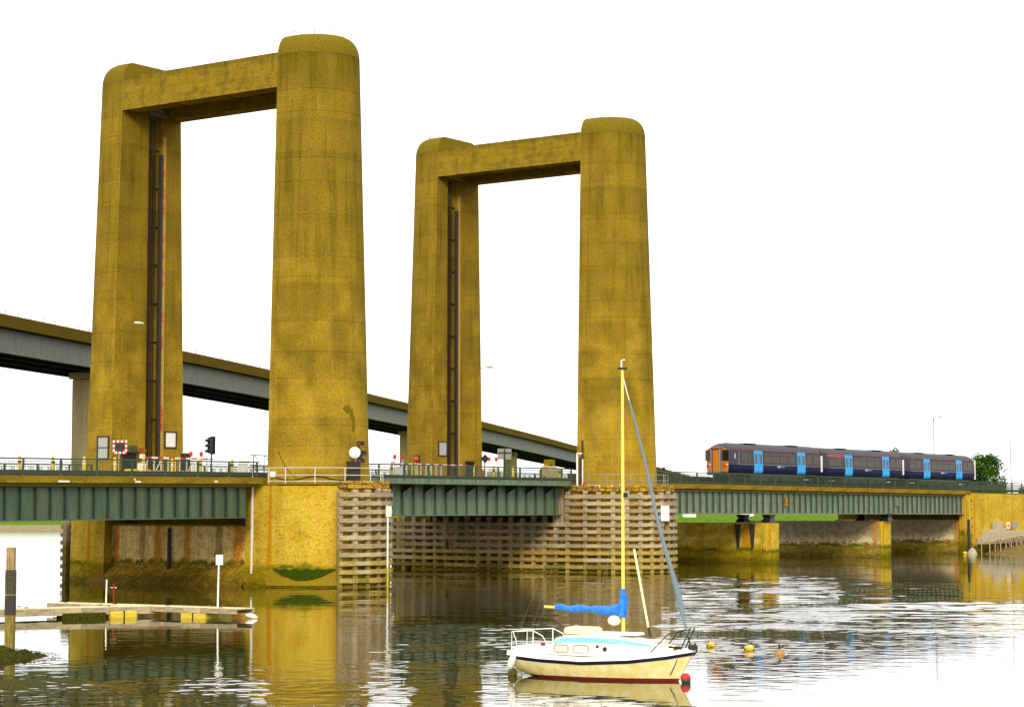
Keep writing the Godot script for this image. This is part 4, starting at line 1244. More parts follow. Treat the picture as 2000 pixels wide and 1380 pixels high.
# ---------------------------------------------------------------- the train
func train() -> void:
	var navy := mat(rgb(16, 24, 60), 0.5)
	var violet := mat(rgb(66, 64, 76), 0.5)
	var roofm := blotched(rgb(48, 48, 52), rgb(62, 60, 62), 351, 3.0, 0.7)
	var orange := mat(rgb(180, 106, 6), 0.6)
	var sky_blue := mat(rgb(14, 156, 226), 0.5)
	var pane := mat(rgb(74, 70, 62), 0.25)
	for q in [navy, violet, pane]: q.metallic_specular = 0.2
	var pale := mat(rgb(214, 208, 200), 0.5)  # carriage ends and corners: reflected sky put into the colour
	var cantred := mat(rgb(150, 40, 44), 0.4)
	M.sky_blue = sky_blue
	var prof := [Vector2(8.84, -0.14), Vector2(9.05, -0.04), Vector2(9.35, 0.0), Vector2(9.66, 0.0), Vector2(10.5, -0.02), Vector2(11.18, -0.1), Vector2(11.42, -0.24), Vector2(11.62, -0.5), Vector2(11.78, -0.9), Vector2(11.84, -1.4)]
	var full := []
	for p in prof: full.append(p)
	for k in range(prof.size() - 2, -1, -1): full.append(Vector2(prof[k].x, -2.8 - prof[k].y))
	var desc := ["leading carriage of the train, with orange cab end and blue doors", "middle carriage of the train, with a red stripe over its near end", "rear carriage of the train, at the right beside the tree"]
	for c in 3:
		var x0 := 181.55 + 20.4 * c
		var o := thing("railway_carriage", desc[c], "train carriage", "carriages of the train", Vector3(x0, -0.055 * c, -3.5))
		var cab := c == 0
		# longitudinal stations: [x, inset at the sides, drop of the roof]
		var sta := [[0.02, 0.16, 0.42], [0.28, 0.08, 0.22], [0.8, 0.02, 0.07], [1.6, 0.0, 0.0]] if cab else [[0.15, 0.30, 0.14], [0.75, 0.0, 0.0]]
		sta += [[7.0, 0.0, 0.0], [13.0, 0.0, 0.0], [19.55, 0.0, 0.0], [20.2, 0.30, 0.14]]
		if c == 2: sta[-2] = [19.4, 0.02, 0.04]; sta[-1] = [20.35, 0.18, 0.4]
		var loops := []
		for s in sta:
			var l := []
			for p in full:
				var y: float = p.x; var z: float = p.y
				y -= s[2] * ss(10.8, 11.84, y)
				z = -1.4 + (z + 1.4) * (1.0 - s[1] / 1.4)
				l.append(Vector3(s[0], y, z))
			loops.append(l)
		var pieces := [["lower_panel", 0, 3, navy], ["side_panel", 3, 5, violet], ["roof", 5, 13, roofm], ["side_panel", 13, 15, violet], ["lower_panel", 15, 18, navy]]
		for e in pieces:
			var rows := []
			for j in range(e[1], e[2] + 1):
				var row := []
				for l in loops: row.append(l[j])
				rows.append(row)
			var mb := MB.new(); mb.sheet(rows)
			part(o, e[0], mb, e[3])
		for e in [0, loops.size() - 1]:
			var mb := MB.new()
			var l: Array = loops[e]
			var mid := Vector3(l[0].x, 10.2, -1.4)
			for j in l.size():
				if e == 0: mb.tri(mid, l[(j + 1) % l.size()], l[j])
				else: mb.tri(mid, l[j], l[(j + 1) % l.size()])
			part(o, "end_wall", mb, orange if (cab and e == 0) else (pale if e != 0 else M.dark))
		# underframe and bogies
		pbox(o, "underframe", Vector3(10.2, 8.62, -1.4), Vector3(17.5, 0.42, 2.3), M.dark)
		for bx in [2.9, 17.3]:
			var bg := node(o, "bogie")
			pbox(bg, "frame", Vector3(bx, 8.5, -1.4), Vector3(3.2, 0.3, 2.3), M.black)
			for wx in [-1.3, 1.3]:
				for z in [-0.62, -2.2]:
					var mb := MB.new(); mb.tube([Vector3(bx + wx, 8.33, z - 0.06), Vector3(bx + wx, 8.33, z + 0.06)], 0.42, 16)
					part(bg, "wheel", mb, M.guide)
		for k in 5: pbox(o, "equipment_case", Vector3(5.6 + k * 2.2, 8.35, -0.62), Vector3(1.6, 0.5, 0.7), M.dark, 0.04)
		# windows
		var wins := [[3.0, 1.3], [4.05, 0.6], [7.85, 1.6], [9.55, 1.55], [11.3, 1.65], [13.05, 1.5], [17.0, 1.3], [18.6, 1.45]] if cab else [[1.9, 1.5], [3.5, 1.3], [7.85, 1.6], [9.55, 1.55], [11.3, 1.65], [13.05, 1.5], [17.0, 1.3], [18.5, 1.4]]
		for w in wins:
			var g := pbox(o, "window", Vector3(w[0], 10.37, -0.012), Vector3(w[1], 0.95, 0.03), pane, 0.0, Basis(Vector3.RIGHT, -0.04))
			if w[1] > 1.4 and int(w[0]) % 2 == 1: pbox(g, "vent_bar", Vector3(w[0], 10.62, 0.012), Vector3(w[1], 0.035, 0.015), M.dark)
		for d in [5.85, 15.15]:
			for s in [-0.46, 0.46]:
				var dr := node(o, "door")
				pbox(dr, "lower_leaf", Vector3(d + s, 9.36, 0.012), Vector3(0.84, 0.62, 0.04), sky_blue)
				pbox(dr, "kick_panel", Vector3(d + s, 8.97, -0.035), Vector3(0.84, 0.2, 0.04), sky_blue, 0, Basis(Vector3.RIGHT, 0.36))
				pbox(dr, "upper_leaf", Vector3(d + s, 10.39, -0.012), Vector3(0.84, 1.44, 0.035), sky_blue, 0, Basis(Vector3.RIGHT, -0.05))
				pbox(dr, "door_window", Vector3(d + s, 10.28, 0.012), Vector3(0.52, 0.98, 0.02), M.dark_glass, 0, Basis(Vector3.RIGHT, -0.05))
		for k in 5: pbox(o, "vent", Vector3(4.2 + k * 3.1 if k != 2 else 8.2, 11.02, -0.06), Vector3(0.32, 0.1, 0.03), M.black)
		pbox(o, "cantrail_stripe", Vector3(10.4, 11.17, -0.085), Vector3(18.0, 0.05, 0.03), cantred)
		pbox(o, "waist_band", Vector3(10.4, 9.69, 0.006), Vector3(18.0, 0.07, 0.016), mat(rgb(104, 100, 106), 0.5))
		if c == 1: pbox(o, "first_class_stripe", Vector3(2.9, 10.99, -0.066), Vector3(4.2, 0.22, 0.03), cantred)
		# name on the side, white then blue
		var name_m := [mat(rgb(236, 236, 240), 0.5), sky_blue]
		for k in 2:
			var tm := TextMesh.new()
			tm.text = ["south", "eastern"][k]
			var sf := SystemFont.new(); sf.font_names = PackedStringArray(["Droid Sans"])
			tm.font = sf; tm.font_size = 32; tm.pixel_size = 0.0085; tm.depth = 0.01
			tm.horizontal_alignment = HORIZONTAL_ALIGNMENT_LEFT
			put(o, "lettering", tm, name_m[k], Vector3(9.85 + k * 0.78, 9.55, 0.012))
		for k in 2: pbox(o, "roof_unit", Vector3(5.5 + k * 9.0, 11.83, -1.4), Vector3(2.4, 0.06, 1.5), roofm, 0.02)
		if c < 2:
			pbox(o, "gangway", Vector3(20.38, 10.1, -1.4), Vector3(0.55, 2.3, 1.3), M.black)
			pbox(o, "corner_sheen_panel", Vector3(20.1, 10.0, -0.18), Vector3(0.26, 1.7, 0.04), pale, 0, Basis(Vector3.UP, -0.45))  # pale strip paints in the sky sheen on the tapered end
		else:
			pbox(o, "corner_sheen_panel", Vector3(20.22, 10.05, -0.16), Vector3(0.3, 2.3, 0.05), pale, 0, Basis(Vector3.UP, -0.3))
		if cab:
			var f := -0.02
			pbox(o, "gangway_door", Vector3(f - 0.1, 10.0, -1.42), Vector3(0.28, 2.25, 0.78), orange, 0.03)
			for z in [-0.93, -1.9]: pbox(o, "door_edge", Vector3(f - 0.2, 10.02, z), Vector3(0.42, 2.3, 0.1), M.steel)
			pbox(o, "hood", Vector3(f - 0.14, 11.2, -1.42), Vector3(0.35, 0.12, 1.1), M.dark)
			for e in [[-0.46, 0.74], [-2.4, 0.72]]:
				pbox(o, "windscreen", Vector3(f, 10.55, e[0]), Vector3(0.06, 1.05, e[1]), M.dark_glass if e[0] > -1 else pane, 0, Basis(Vector3.UP, 0.0))
				var mb := MB.new(); mb.ball(Vector3(f - 0.03, 9.55, e[0] - 0.12), Vector3(0.06, 0.12, 0.14), Basis.IDENTITY, 10, 6); part(o, "tail_lamp", mb, M.red)
				mb = MB.new(); mb.ball(Vector3(f - 0.03, 9.62, e[0] + 0.18), Vector3(0.06, 0.1, 0.1), Basis.IDENTITY, 10, 6); part(o, "head_lamp", mb, M.galv)
			pbox(o, "destination_light", Vector3(f - 0.03, 11.12, -2.3), Vector3(0.06, 0.14, 0.5), M.red)
			pbox(o, "buffer_beam", Vector3(f + 0.1, 8.78, -1.4), Vector3(0.5, 0.3, 2.2), M.black)
			ptube(o, "coupler", [Vector3(f, 8.7, -1.4), Vector3(f - 0.5, 8.7, -1.4)], 0.16, M.black)
			pbox(o, "cab_door_window", Vector3(1.78, 10.35, -0.005), Vector3(0.36, 1.35, 0.03), M.dark_glass)
			pbox(o, "cab_handrail", Vector3(1.0, 10.5, 0.02), Vector3(0.14, 0.5, 0.03), M.galv)

# ---------------------------------------------------------------- things on the road deck
func lamp_post(label: String, p: Vector3, h: float, reach: Vector3, m: Material) -> void:
	var t := thing("street_lamp", label, "street lamp", "street lamps", p)
	ptube(t, "post", [Vector3.ZERO, Vector3(0, h * 0.3, 0), Vector3(0, h, 0)], [0.11, 0.09, 0.06], m)
	ptube(t, "arm", [Vector3(0, h - 0.05, 0), reach * 0.5 + Vector3(0, h + 0.06, 0), reach * 0.75 + Vector3(0, h + 0.1, 0)], 0.035, m, 6)
	var mb := MB.new()
	var b := Basis(Vector3.UP, atan2(-reach.z, reach.x))
	mb.ball(reach * 0.92 + Vector3(0, h + 0.12, 0), Vector3(0.5, 0.13, 0.2), b, 12, 6)
	part(t, "lantern", mb, M.galv)
	pbox(t, "bracket_box", Vector3(0, h - 0.05, 0), Vector3(0.22, 0.4, 0.2), m, 0.02)
func road_things() -> void:
	# yellow marker posts between railway and road
	var mb := MB.new()
	mb.tube([Vector3(0, 0, 0), Vector3(0, 1.28, 0), Vector3(0, 1.38, 0), Vector3(0, 1.42, 0)], [0.11, 0.11, 0.09, 0.03], 10)
	var pm := mb.mesh()
	var cap := MB.new(); cap.tube([Vector3(0, 0.92, 0), Vector3(0, 1.06, 0)], 0.118, 10)
	var cm := cap.mesh()
	var ords := ["first", "second", "third", "fourth", "fifth", "sixth", "seventh", "eighth", "ninth", "tenth", "eleventh", "twelfth", "thirteenth"]
	var i := 0
	for e in [[93.89, 0], [96.77, 0], [99.57, 1], [102.41, 1], [105.15, 1], [107.97, 1], [110.83, 0], [114.17, 0], [132.94, 0], [144.24, 1], [147.0, 0], [149.9, 1], [157.17, 0]]:
		var t := thing("marker_post", "%s yellow round-topped marker post from the left, behind the near railing" % ords[i], "bollard", "yellow marker posts along the road", Vector3(e[0], 7.58 + camber(e[0]), -7.3))
		put(t, "post", pm, M.yellow if e[1] else M.old_yellow)
		put(t, "reflector_band", cm, M.white if e[1] else M.guide)
		i += 1
	# chequered warning sign with its dark lamp board
	var t := thing("warning_light_sign", "red and white chequered crossing light sign in front of the left tower", "light sign", "", Vector3(109.4, 7.6, -14.0))
	var b := Basis(Vector3.UP, -1.02)
	ptube(t, "post", [Vector3(0, 0, -0.1), Vector3(0, 1.9, -0.1)], 0.06, M.steel)
	pbox(t, "board", Vector3(0, 2.28, 0), Vector3(1.06, 0.98, 0.05), M.black, 0, b)
	for k in 7:
		for j in 6:
			if k > 0 and k < 6 and j > 0 and j < 5: continue
			pbox(t, "chequer", b * Vector3(-0.456 + k * 0.152, 0, 0.035) + Vector3(0, 1.872 + j * 0.163, 0), Vector3(0.15, 0.161, 0.03), M.red if (k + j) % 2 == 0 else M.white, 0, b)
	for q in [Vector3(-0.17, 2.42, 0), Vector3(0.17, 2.42, 0), Vector3(0, 2.08, 0)]:
		var l := MB.new(); l.tube([b * Vector3(q.x, 0, 0.03) + Vector3(0, q.y, 0), b * Vector3(q.x, 0, 0.14) + Vector3(0, q.y, 0)], [0.1, 0.11], 12)
		part(t, "lamp", l, M.dark)
	t = thing("direction_arrow", "small red arrow sign on a bracket beside the chequered light sign", "sign", "", Vector3(112.6, 9.85, -15.2))
	pbox(t, "arm", Vector3(-0.6, 0.0, 0), Vector3(1.4, 0.05, 0.05), M.green_dark)
	pbox(t, "panel", Vector3(-0.75, -0.05, 0.04), Vector3(0.9, 0.5, 0.04), M.rail_green)
	mb = MB.new(); mb.tri(Vector3(0.5, 0, 0.05), Vector3(0.0, 0.13, 0.05), Vector3(0.0, -0.13, 0.05)); mb.box(Vector3(-0.15, 0, 0.03), Vector3(0.4, 0.1, 0.04)); part(t, "arrow", mb, M.red)
	# equipment heap in front of the left tower
	t = thing("equipment_chest", "low green and yellow equipment chest behind the railing at the left tower", "chest", "", Vector3(110.2, 7.6, -13.0))
	pbox(t, "base", Vector3(0, 0.25, 0), Vector3(2.2, 0.5, 0.9), mat(rgb(36, 150, 40), 0.6), 0.03)
	pbox(t, "lid", Vector3(0, 0.58, 0), Vector3(1.9, 0.15, 0.8), M.yellow, 0.03)
	# traffic barriers
	for e in [["left", 110.6, 117.5, -12.6, 9.12, 1.0], ["right", 139.8, 149.6, -12.4, 9.12, 1.0]]:
		t = thing("road_barrier", "lowered red and white road barrier with chevron skirt at the %s tower" % e[1 - 1], "road barrier", "road barriers")
		var x: float = e[1]; var k := 0
		var bm := node(t, "boom")
		while x < e[2] - 0.05:
			pbox(bm, "stripe", Vector3(x + 0.3, e[4], e[3]), Vector3(0.596, 0.13, 0.1), M.red if k % 2 == 0 else M.white)
			x += 0.6; k += 1
		var n := int((e[2] - e[1]) / 3.4)
		for j in n:
			var a: float = e[1] + 0.2 + j * 3.4
			var g := node(t, "gate_skirt")
			for q in 5: pbox(g, "bar", Vector3(a + q * 0.72, 8.4, e[3]), Vector3(0.07, 1.2, 0.05), M.white)
			mb = MB.new(); mb.beam(Vector3(a + 0.75, 7.95, e[3]), Vector3(a + 1.4, 8.95, e[3]), 0.04, 0.07); part(g, "brace", mb, M.white)
			pbox(g, "chevron_board", Vector3(a + 1.55, 8.02, e[3] + 0.06), Vector3(2.9, 0.34, 0.03), M.yellow)
			for q in 7:
				mb = MB.new(); var cx: float = a + 0.25 + q * 0.42; var z: float = e[3] + 0.082
				mb.quad(Vector3(cx, 7.86, z), Vector3(cx + 0.18, 7.86, z), Vector3(cx + 0.34, 8.18, z), Vector3(cx + 0.16, 8.18, z)); part(g, "chevron", mb, M.red)
		pbox(t, "pedestal", Vector3(e[1] - 0.35, 8.15, e[3]), Vector3(0.5, 1.2, 0.5), M.white, 0.04)
		pbox(t, "counterweight", Vector3(e[1] - 0.3, 9.2, e[3]), Vector3(0.35, 0.3, 0.3), M.galv, 0.03)
	for e in [["two red lamps over the right end of the left barrier", 115.5, -12.2, 1.12, 0.0], ["two red lamps over the left end of the right barrier", 139.8, -12.0, 0.85, 0.25], ["two pale red lamps on the barrier beside the road hut", 153.4, -12.0, 1.05, 0.3]]:
		t = thing("barrier_lamps", e[0], "warning lamps", "barrier lamps", Vector3(e[1], 8.8, e[2]))
		for s in [-0.55, 0.55]:
			ptube(t, "stem", [Vector3(s, -1.2, 0), Vector3(s, 0.5 + e[4], 0)], 0.04, M.galv, 6)
			pbox(t, "lamp_head", Vector3(s, 0.66 + e[4], 0), Vector3(0.26, 0.36, 0.22), M.red, 0.05)
		pbox(t, "control_box", Vector3(0.05, -0.6, 0), Vector3(0.5, 1.3, 0.4), M.white, 0.03)
	t = thing("junction_box", "grey upright cabinet behind the right end of the left barrier", "cabinet", "", Vector3(115.6, 7.6, -13.4))
	pbox(t, "body", Vector3(0, 0.95, 0), Vector3(0.62, 1.9, 0.5), M.dark, 0.03)
	pbox(t, "cap", Vector3(0, 1.93, 0), Vector3(0.7, 0.06, 0.56), M.steel, 0.01)
	# traffic light between the towers' left leg and the near leg
	t = thing("traffic_light", "black traffic light seen from the side right of the left tower", "traffic light", "", Vector3(116.95, 7.6, -12.0))
	ptube(t, "post", [Vector3.ZERO, Vector3(0, 3.1, 0)], 0.06, M.black)
	pbox(t, "head", Vector3(-0.1, 2.55, 0), Vector3(0.4, 1.2, 0.34), M.black, 0.03)
	pbox(t, "backing_plate", Vector3(0.12, 2.55, 0), Vector3(0.03, 1.36, 0.56), M.black)
	for k in 3:
		mb = MB.new(); mb.tube([Vector3(-0.3, 2.95 - k * 0.4, 0), Vector3(-0.62, 2.88 - k * 0.4, 0)], [0.15, 0.1], 10); part(t, "hood", mb, M.black)
	# red signal with yellow pole, span
	t = thing("stop_signal", "red road stop lamp on a yellow pole at the left of the right tower", "signal", "", Vector3(135.7, 7.65, -7.0))
	ptube(t, "pole", [Vector3.ZERO, Vector3(0, 1.5, 0)], 0.09, M.old_yellow)
	pbox(t, "housing", Vector3(0.18, 1.75, 0), Vector3(0.5, 0.62, 0.3), M.dark, 0.03)
	mb = MB.new(); mb.ball(Vector3(-0.1, 1.72, 0.12), Vector3(0.24, 0.24, 0.16)); part(t, "lens", mb, mat(rgb(236, 30, 18), 0.25))
	# arched service gantry frame next to the left near leg
	t = thing("service_frame", "pale arched hoop and lattice frame on the deck left of the near leg", "frame", "", Vector3(121.3, 7.6, -12.6))
	var path := []
	for k in 9: path.append(Vector3(-0.25 + 0.55 * (1 - cos(k * PI / 16)), 0.4 + 1.5 * sin(k * PI / 16), 0))
	var hp := MB.new()
	for k in 8:
		var p: Vector3 = path[k]; var q: Vector3 = path[k + 1]
		hp.quad(p + Vector3(0, 0, 0.5), q + Vector3(0, 0, 0.5), q + Vector3(0, 0, -0.5), p + Vector3(0, 0, -0.5))
		hp.quad(p + Vector3(0.06, 0, -0.5), q + Vector3(0.06, 0, -0.5), q + Vector3(0.06, 0, 0.5), p + Vector3(0.06, 0, 0.5))
	part(t, "hoop", hp, M.white)
	for y in [0.75, 1.12, 1.9]: ptube(t, "rail", [Vector3(0.2, y, 0.4), Vector3(3.4, y, 0.4)], 0.05, M.steel, 6)
	for x in [0.6, 1.8, 3.3]: ptube(t, "upright", [Vector3(x, 0, 0.4), Vector3(x, 1.9, 0.4)], 0.04, M.dark, 6)
	for x in [0.7, 1.9]: ptube(t, "brace", [Vector3(x, 1.88, 0.42), Vector3(x + 0.7, 1.12, 0.42)], 0.03, M.dark, 6)
	pbox(t, "tray", Vector3(1.9, 0.95, 0.3), Vector3(2.6, 0.25, 0.1), M.galv)
	# sign backs, hut, lamps at the right tower
	t = thing("diamond_sign", "dark diamond sign on the right edge of the right tower's far leg", "sign", "", Vector3(157.2, 9.9, -15.6))
	pbox(t, "plate", Vector3.ZERO, Vector3(0.62, 0.62, 0.04), M.black, 0, Basis(Vector3.UP, -0.5) * Basis(Vector3.BACK, PI / 4))
	ptube(t, "post", [Vector3(0, -2.3, -0.05), Vector3(0, 0.1, -0.05)], 0.05, M.dark, 6)
	t = thing("road_sign", "grey back of a road sign with dark cross braces beside the diamond sign", "road sign", "", Vector3(158.6, 7.6, -14.4))
	b = Basis(Vector3.UP, -0.75)
	pbox(t, "plate", Vector3(0, 2.75, 0), Vector3(1.3, 1.0, 0.04), M.steel, 0, b)
	pbox(t, "brace", Vector3(0, 2.85, 0) + b * Vector3(0, 0, 0.05), Vector3(1.2, 0.12, 0.05), M.dark, 0, b)
	pbox(t, "post", Vector3(0, 1.6, 0) + b * Vector3(0, 0, 0.05), Vector3(0.14, 3.2, 0.06), M.dark, 0, b)
	t = thing("control_hut", "small cream round-shouldered hut beside the road left of the right near leg", "hut", "", Vector3(159.8, 7.55, -10.2))
	mb = MB.new()
	var rows := []
	for x in [-1.35, 1.35]:
		var row := []
		for k in 13: row.append(Vector3(x * 0.62 * (1.0 - 0.2 * ss(0.6, 1.0, sin(PI * k / 12.0))), 1.75 * pow(sin(PI * k / 12.0), 0.5), 0.62 * cos(PI * k / 12.0)))
		rows.append(row)
	mb.sheet(rows)
	for s in 2:
		for k in 12:
			if s == 0: mb.tri(Vector3(-0.8, 0.8, 0), rows[0][k + 1], rows[0][k])
			else: mb.tri(Vector3(0.8, 0.8, 0), rows[1][k], rows[1][k + 1])
	part(t, "shell", mb, mat(rgb(176, 160, 112), 0.7))
	pbox(t, "roof_unit", Vector3(0, 2.0, 0), Vector3(0.9, 0.5, 0.7), M.old_edge, 0.05)
	t = thing("equipment_rack", "white slatted equipment rack below the pale barrier lamps", "rack", "", Vector3(152.6, 7.65, -11.5))
	for k in 4: pbox(t, "shelf", Vector3(0, 0.3 + k * 0.22, 0), Vector3(2.6, 0.06, 0.5), M.galv)
	for x in [-1.25, 0.0, 1.25]: pbox(t, "upright", Vector3(x, 0.55, 0), Vector3(0.08, 1.1, 0.4), M.white)
	pbox(t, "motor", Vector3(-1.7, 0.6, 0), Vector3(0.6, 1.0, 0.5), mat(rgb(130, 90, 30), 0.7), 0.04)
	lamp_post("street lamp with a bright curved lantern in front of the left tower's far leg", Vector3(109.95, 7.6, -14.5), 11.2, Vector3(1.75, 0.25, 0.1), M.old_edge)
	lamp_post("street lamp with its lantern showing against the sky right of the right tower's far leg", Vector3(154.3, 7.6, -14.5), 10.45, Vector3(2.2, 0.15, 0.1), M.old_edge)
	# two people-sized dark posts and gear where the railing meets the right leg
	t = thing("signal_cabinet", "dark lineside cabinet with an orange panel just right of the right near leg", "cabinet", "", Vector3(161.6, 7.6, -1.2))
	pbox(t, "body", Vector3(0, 0.7, 0), Vector3(1.2, 1.4, 0.5), M.green_dark, 0.03)
	pbox(t, "panel", Vector3(-0.2, 0.75, 0.265), Vector3(0.3, 0.8, 0.02), mat(rgb(190, 90, 30), 0.6))
	t = thing("lineside_post", "thin black post behind the railing between the right tower and the train", "post", "", Vector3(166.8, 7.6, -2.2))
	ptube(t, "pole", [Vector3.ZERO, Vector3(0, 1.35, 0)], 0.07, M.black)
	mb = MB.new(); mb.ball(Vector3(0, 1.42, 0), Vector3(0.15, 0.13, 0.15)); part(t, "head", mb, M.black)

# ---------------------------------------------------------------- sailing boat
func lerp_tab(tab: Array, x: float, col: int) -> float:
	for k in tab.size() - 1:
		if x <= tab[k + 1][0]:
			return lerpf(tab[k][col], tab[k + 1][col], ss(0, 1, (x - tab[k][0]) / (tab[k + 1][0] - tab[k][0])) * 0.5 + 0.5 * clampf((x - tab[k][0]) / (tab[k + 1][0] - tab[k][0]), 0, 1))
	return tab[-1][col]
func boat() -> void:
	var fwd := Vector3(1.08, 0, 6.38).normalized()
	var t := thing("sailing_boat", "small cream sailing boat with navy stripe, blue sail cover and tall mast", "sailing boat", "", Vector3(58.08, 0.0, 61.03), atan2(-fwd.z, fwd.x))
	t.scale = Vector3.ONE * 0.975
	var cream := blotched(rgb(238, 216, 126), rgb(252, 242, 186), 361, 3.6, 0.3)
	var white := mat(rgb(240, 238, 228), 0.3)
	var navy := mat(rgb(18, 24, 58), 0.4)
	var anti := blotched(rgb(96, 14, 8), rgb(140, 24, 14), 362, 0.5, 0.7)
	var teal := blotched(rgb(92, 194, 196), rgb(140, 216, 206), 363, 0.5, 0.5)
	var mastm := mat(rgb(244, 222, 92), 0.4)
	var blue := blotched(rgb(20, 112, 224), rgb(44, 136, 236), 364, 2.0, 0.7)
	var jib := blotched(rgb(104, 120, 132), rgb(132, 148, 156), 365, 0.3, 0.8)
	# t (0 stern .. 1 bow), half beam, sheer, keel line, x at the sheer, x at the keel
	var tab := [[0.0, 0.74, 0.74, 0.12, -3.22, -2.95], [0.2, 0.98, 0.66, -0.22, -1.95, -1.8], [0.45, 1.1, 0.62, -0.42, -0.35, -0.35], [0.7, 0.9, 0.70, -0.40, 1.25, 1.05], [0.88, 0.46, 0.84, -0.28, 2.45, 2.05], [1.0, 0.035, 0.98, -0.12, 3.24, 2.62]]
	var nst := 28
	var wl := 0.09
	var S := []
	for k in nst + 1:
		var q := float(k) / nst
		S.append([q, lerp_tab(tab, q, 1), lerp_tab(tab, q, 2), lerp_tab(tab, q, 3), lerp_tab(tab, q, 4), lerp_tab(tab, q, 5)])
	var hull_pt := func(s: Array, y: float, side: float) -> Vector3:
		var f := clampf((y - s[3]) / (s[2] - s[3]), 0.0, 1.0)
		return Vector3(lerpf(s[5], s[4], f), y, side * maxf(0.012, s[1] * pow(f, 0.40)))
	for e in [["topsides", 0, 0.0, 1.0], ["bottom", 1, 0.0, 1.0]]:
		for side in [1.0, -1.0]:
			var rows := []
			for j in 9:
				var row := []
				for s in S:
					var lo: float = maxf(wl, s[3]) if e[1] == 0 else s[3]
					var hi: float = s[2] if e[1] == 0 else maxf(wl, s[3])
					row.append(hull_pt.call(s, lerpf(lo, hi, j / 8.0), side))
				rows.append(row)
			var mb := MB.new(); mb.sheet(rows, side < 0)
			part(t, e[0], mb, cream if e[1] == 0 else anti)
	# transom
	var mb := MB.new()
	var tr := []
	for j in 9: tr.append(hull_pt.call(S[0], lerpf(S[0][3], S[0][2], j / 8.0), 1.0))
	for j in range(8, -1, -1): tr.append(hull_pt.call(S[0], lerpf(S[0][3], S[0][2], j / 8.0), -1.0))
	for j in tr.size() - 1: mb.tri(Vector3(-3.12, 0.5, 0), tr[j + 1], tr[j])
	part(t, "transom", mb, cream)
	# navy strake, white gunwale, deck
	for side in [1.0, -1.0]:
		var lo := []; var hi := []; var g0 := []; var g1 := []; var dk := []
		for s in S:
			var p: Vector3 = hull_pt.call(s, s[2] - 0.125, side); var q: Vector3 = hull_pt.call(s, s[2] - 0.01, side)
			var o := Vector3(0.01, 0, 0.022 * side)
			lo.append(p + o); hi.append(q + o)
			g0.append(q + o * 0.6); g1.append(q + Vector3(0, 0.13, -0.05 * side * minf(1.0, s[1] * 4.0)))
			dk.append(Vector3(q.x, q.y + 0.17, 0))
		mb = MB.new(); mb.sheet([lo, hi], side < 0); mb.sheet([hi, g0], side < 0); part(t, "rubbing_strake", mb, navy)
		mb = MB.new(); mb.sheet([g0, g1], side < 0); part(t, "gunwale", mb, white)
		mb = MB.new(); mb.sheet([g1, dk], side < 0); part(t, "deck", mb, white)
	mb = MB.new()
	var s0: Vector3 = hull_pt.call(S[0], S[0][2], 1.0); var s1: Vector3 = hull_pt.call(S[0], S[0][2], -1.0)
	mb.quad(s1, s0, s0 + Vector3(0, 0.13, -0.03), s1 + Vector3(0, 0.13, 0.03)); part(t, "stern_board", mb, white)
	# cockpit coaming
	for side in [1.0, -1.0]:
		mb = MB.new()
		var a := []; var b := []; var c := []
		for k in 9:
			var x := lerpf(-3.05, -1.3, k / 8.0)
			a.append(Vector3(x, 0.8, side * (0.62 + 0.14 * k / 8.0))); b.append(Vector3(x, 1.02 + 0.06 * k / 8.0, side * (0.56 + 0.14 * k / 8.0))); c.append(Vector3(x, 1.0, side * 0.40))
		mb.sheet([a, b, c], side < 0); part(t, "coaming", mb, white)
	pbox(t, "aft_deck", Vector3(-2.85, 0.98, 0), Vector3(0.5, 0.06, 1.2), white, 0.02)
	# cabin trunk
	var cab := [[-1.72, 0.74, 0.64, 0.80, 0.95], [-1.5, 0.76, 0.62, 0.80, 1.30], [-1.2, 0.78, 0.60, 0.79, 1.42], [-0.2, 0.82, 0.62, 0.78, 1.46], [0.7, 0.78, 0.58, 0.79, 1.43], [1.5, 0.62, 0.44, 0.85, 1.32], [2.1, 0.46, 0.30, 0.92, 1.20], [2.6, 0.28, 0.16, 0.98, 1.10]]
	for side in [1.0, -1.0]:
		var rows := [[], [], [], [], []]
		for s in cab:
			rows[0].append(Vector3(s[0], s[3], side * s[1])); rows[1].append(Vector3(s[0], lerpf(s[3], s[4], 0.62), side * (s[1] - 0.05)))
			rows[2].append(Vector3(s[0], s[4] - 0.06, side * (s[2] + 0.04))); rows[3].append(Vector3(s[0], s[4], side * s[2] * 0.75)); rows[4].append(Vector3(s[0], s[4] + 0.05, 0))
		mb = MB.new(); mb.sheet(rows, side < 0); part(t, "cabin_side", mb, white)
		var lo := []; var hi := []
		for k in range(1, 7):
			var s: Array = cab[k]
			lo.append(Vector3(s[0] * 0.985, lerpf(s[3], s[4], 0.66), side * (s[1] - 0.04))); hi.append(Vector3(s[0] * 0.985, s[4] - 0.07, side * (s[2] + 0.07)))
		mb = MB.new(); mb.sheet([lo, hi], side < 0); part(t, "teal_stripe", mb, teal)
	mb = MB.new(); mb.quad(Vector3(-1.72, 0.8, -0.74), Vector3(-1.72, 0.8, 0.74), Vector3(-1.5, 1.34, 0.5), Vector3(-1.5, 1.34, -0.5)); part(t, "companionway", mb, white)
	mb = MB.new(); mb.bevel(Vector3(-0.72, 1.58, 0), Vector3(1.12, 0.22, 0.8), 0.07); part(t, "sliding_hatch", mb, mat(rgb(244, 232, 176), 0.4))
	mb = MB.new(); mb.bevel(Vector3(0.55, 1.5, 0), Vector3(1.6, 0.08, 0.8), 0.03); part(t, "coach_roof", mb, white)
	mb = MB.new(); mb.bevel(Vector3(1.9, 1.3, 0), Vector3(0.55, 0.07, 0.45), 0.03); part(t, "fore_hatch", mb, white)
	var ringm := mat(rgb(176, 160, 130), 0.4)
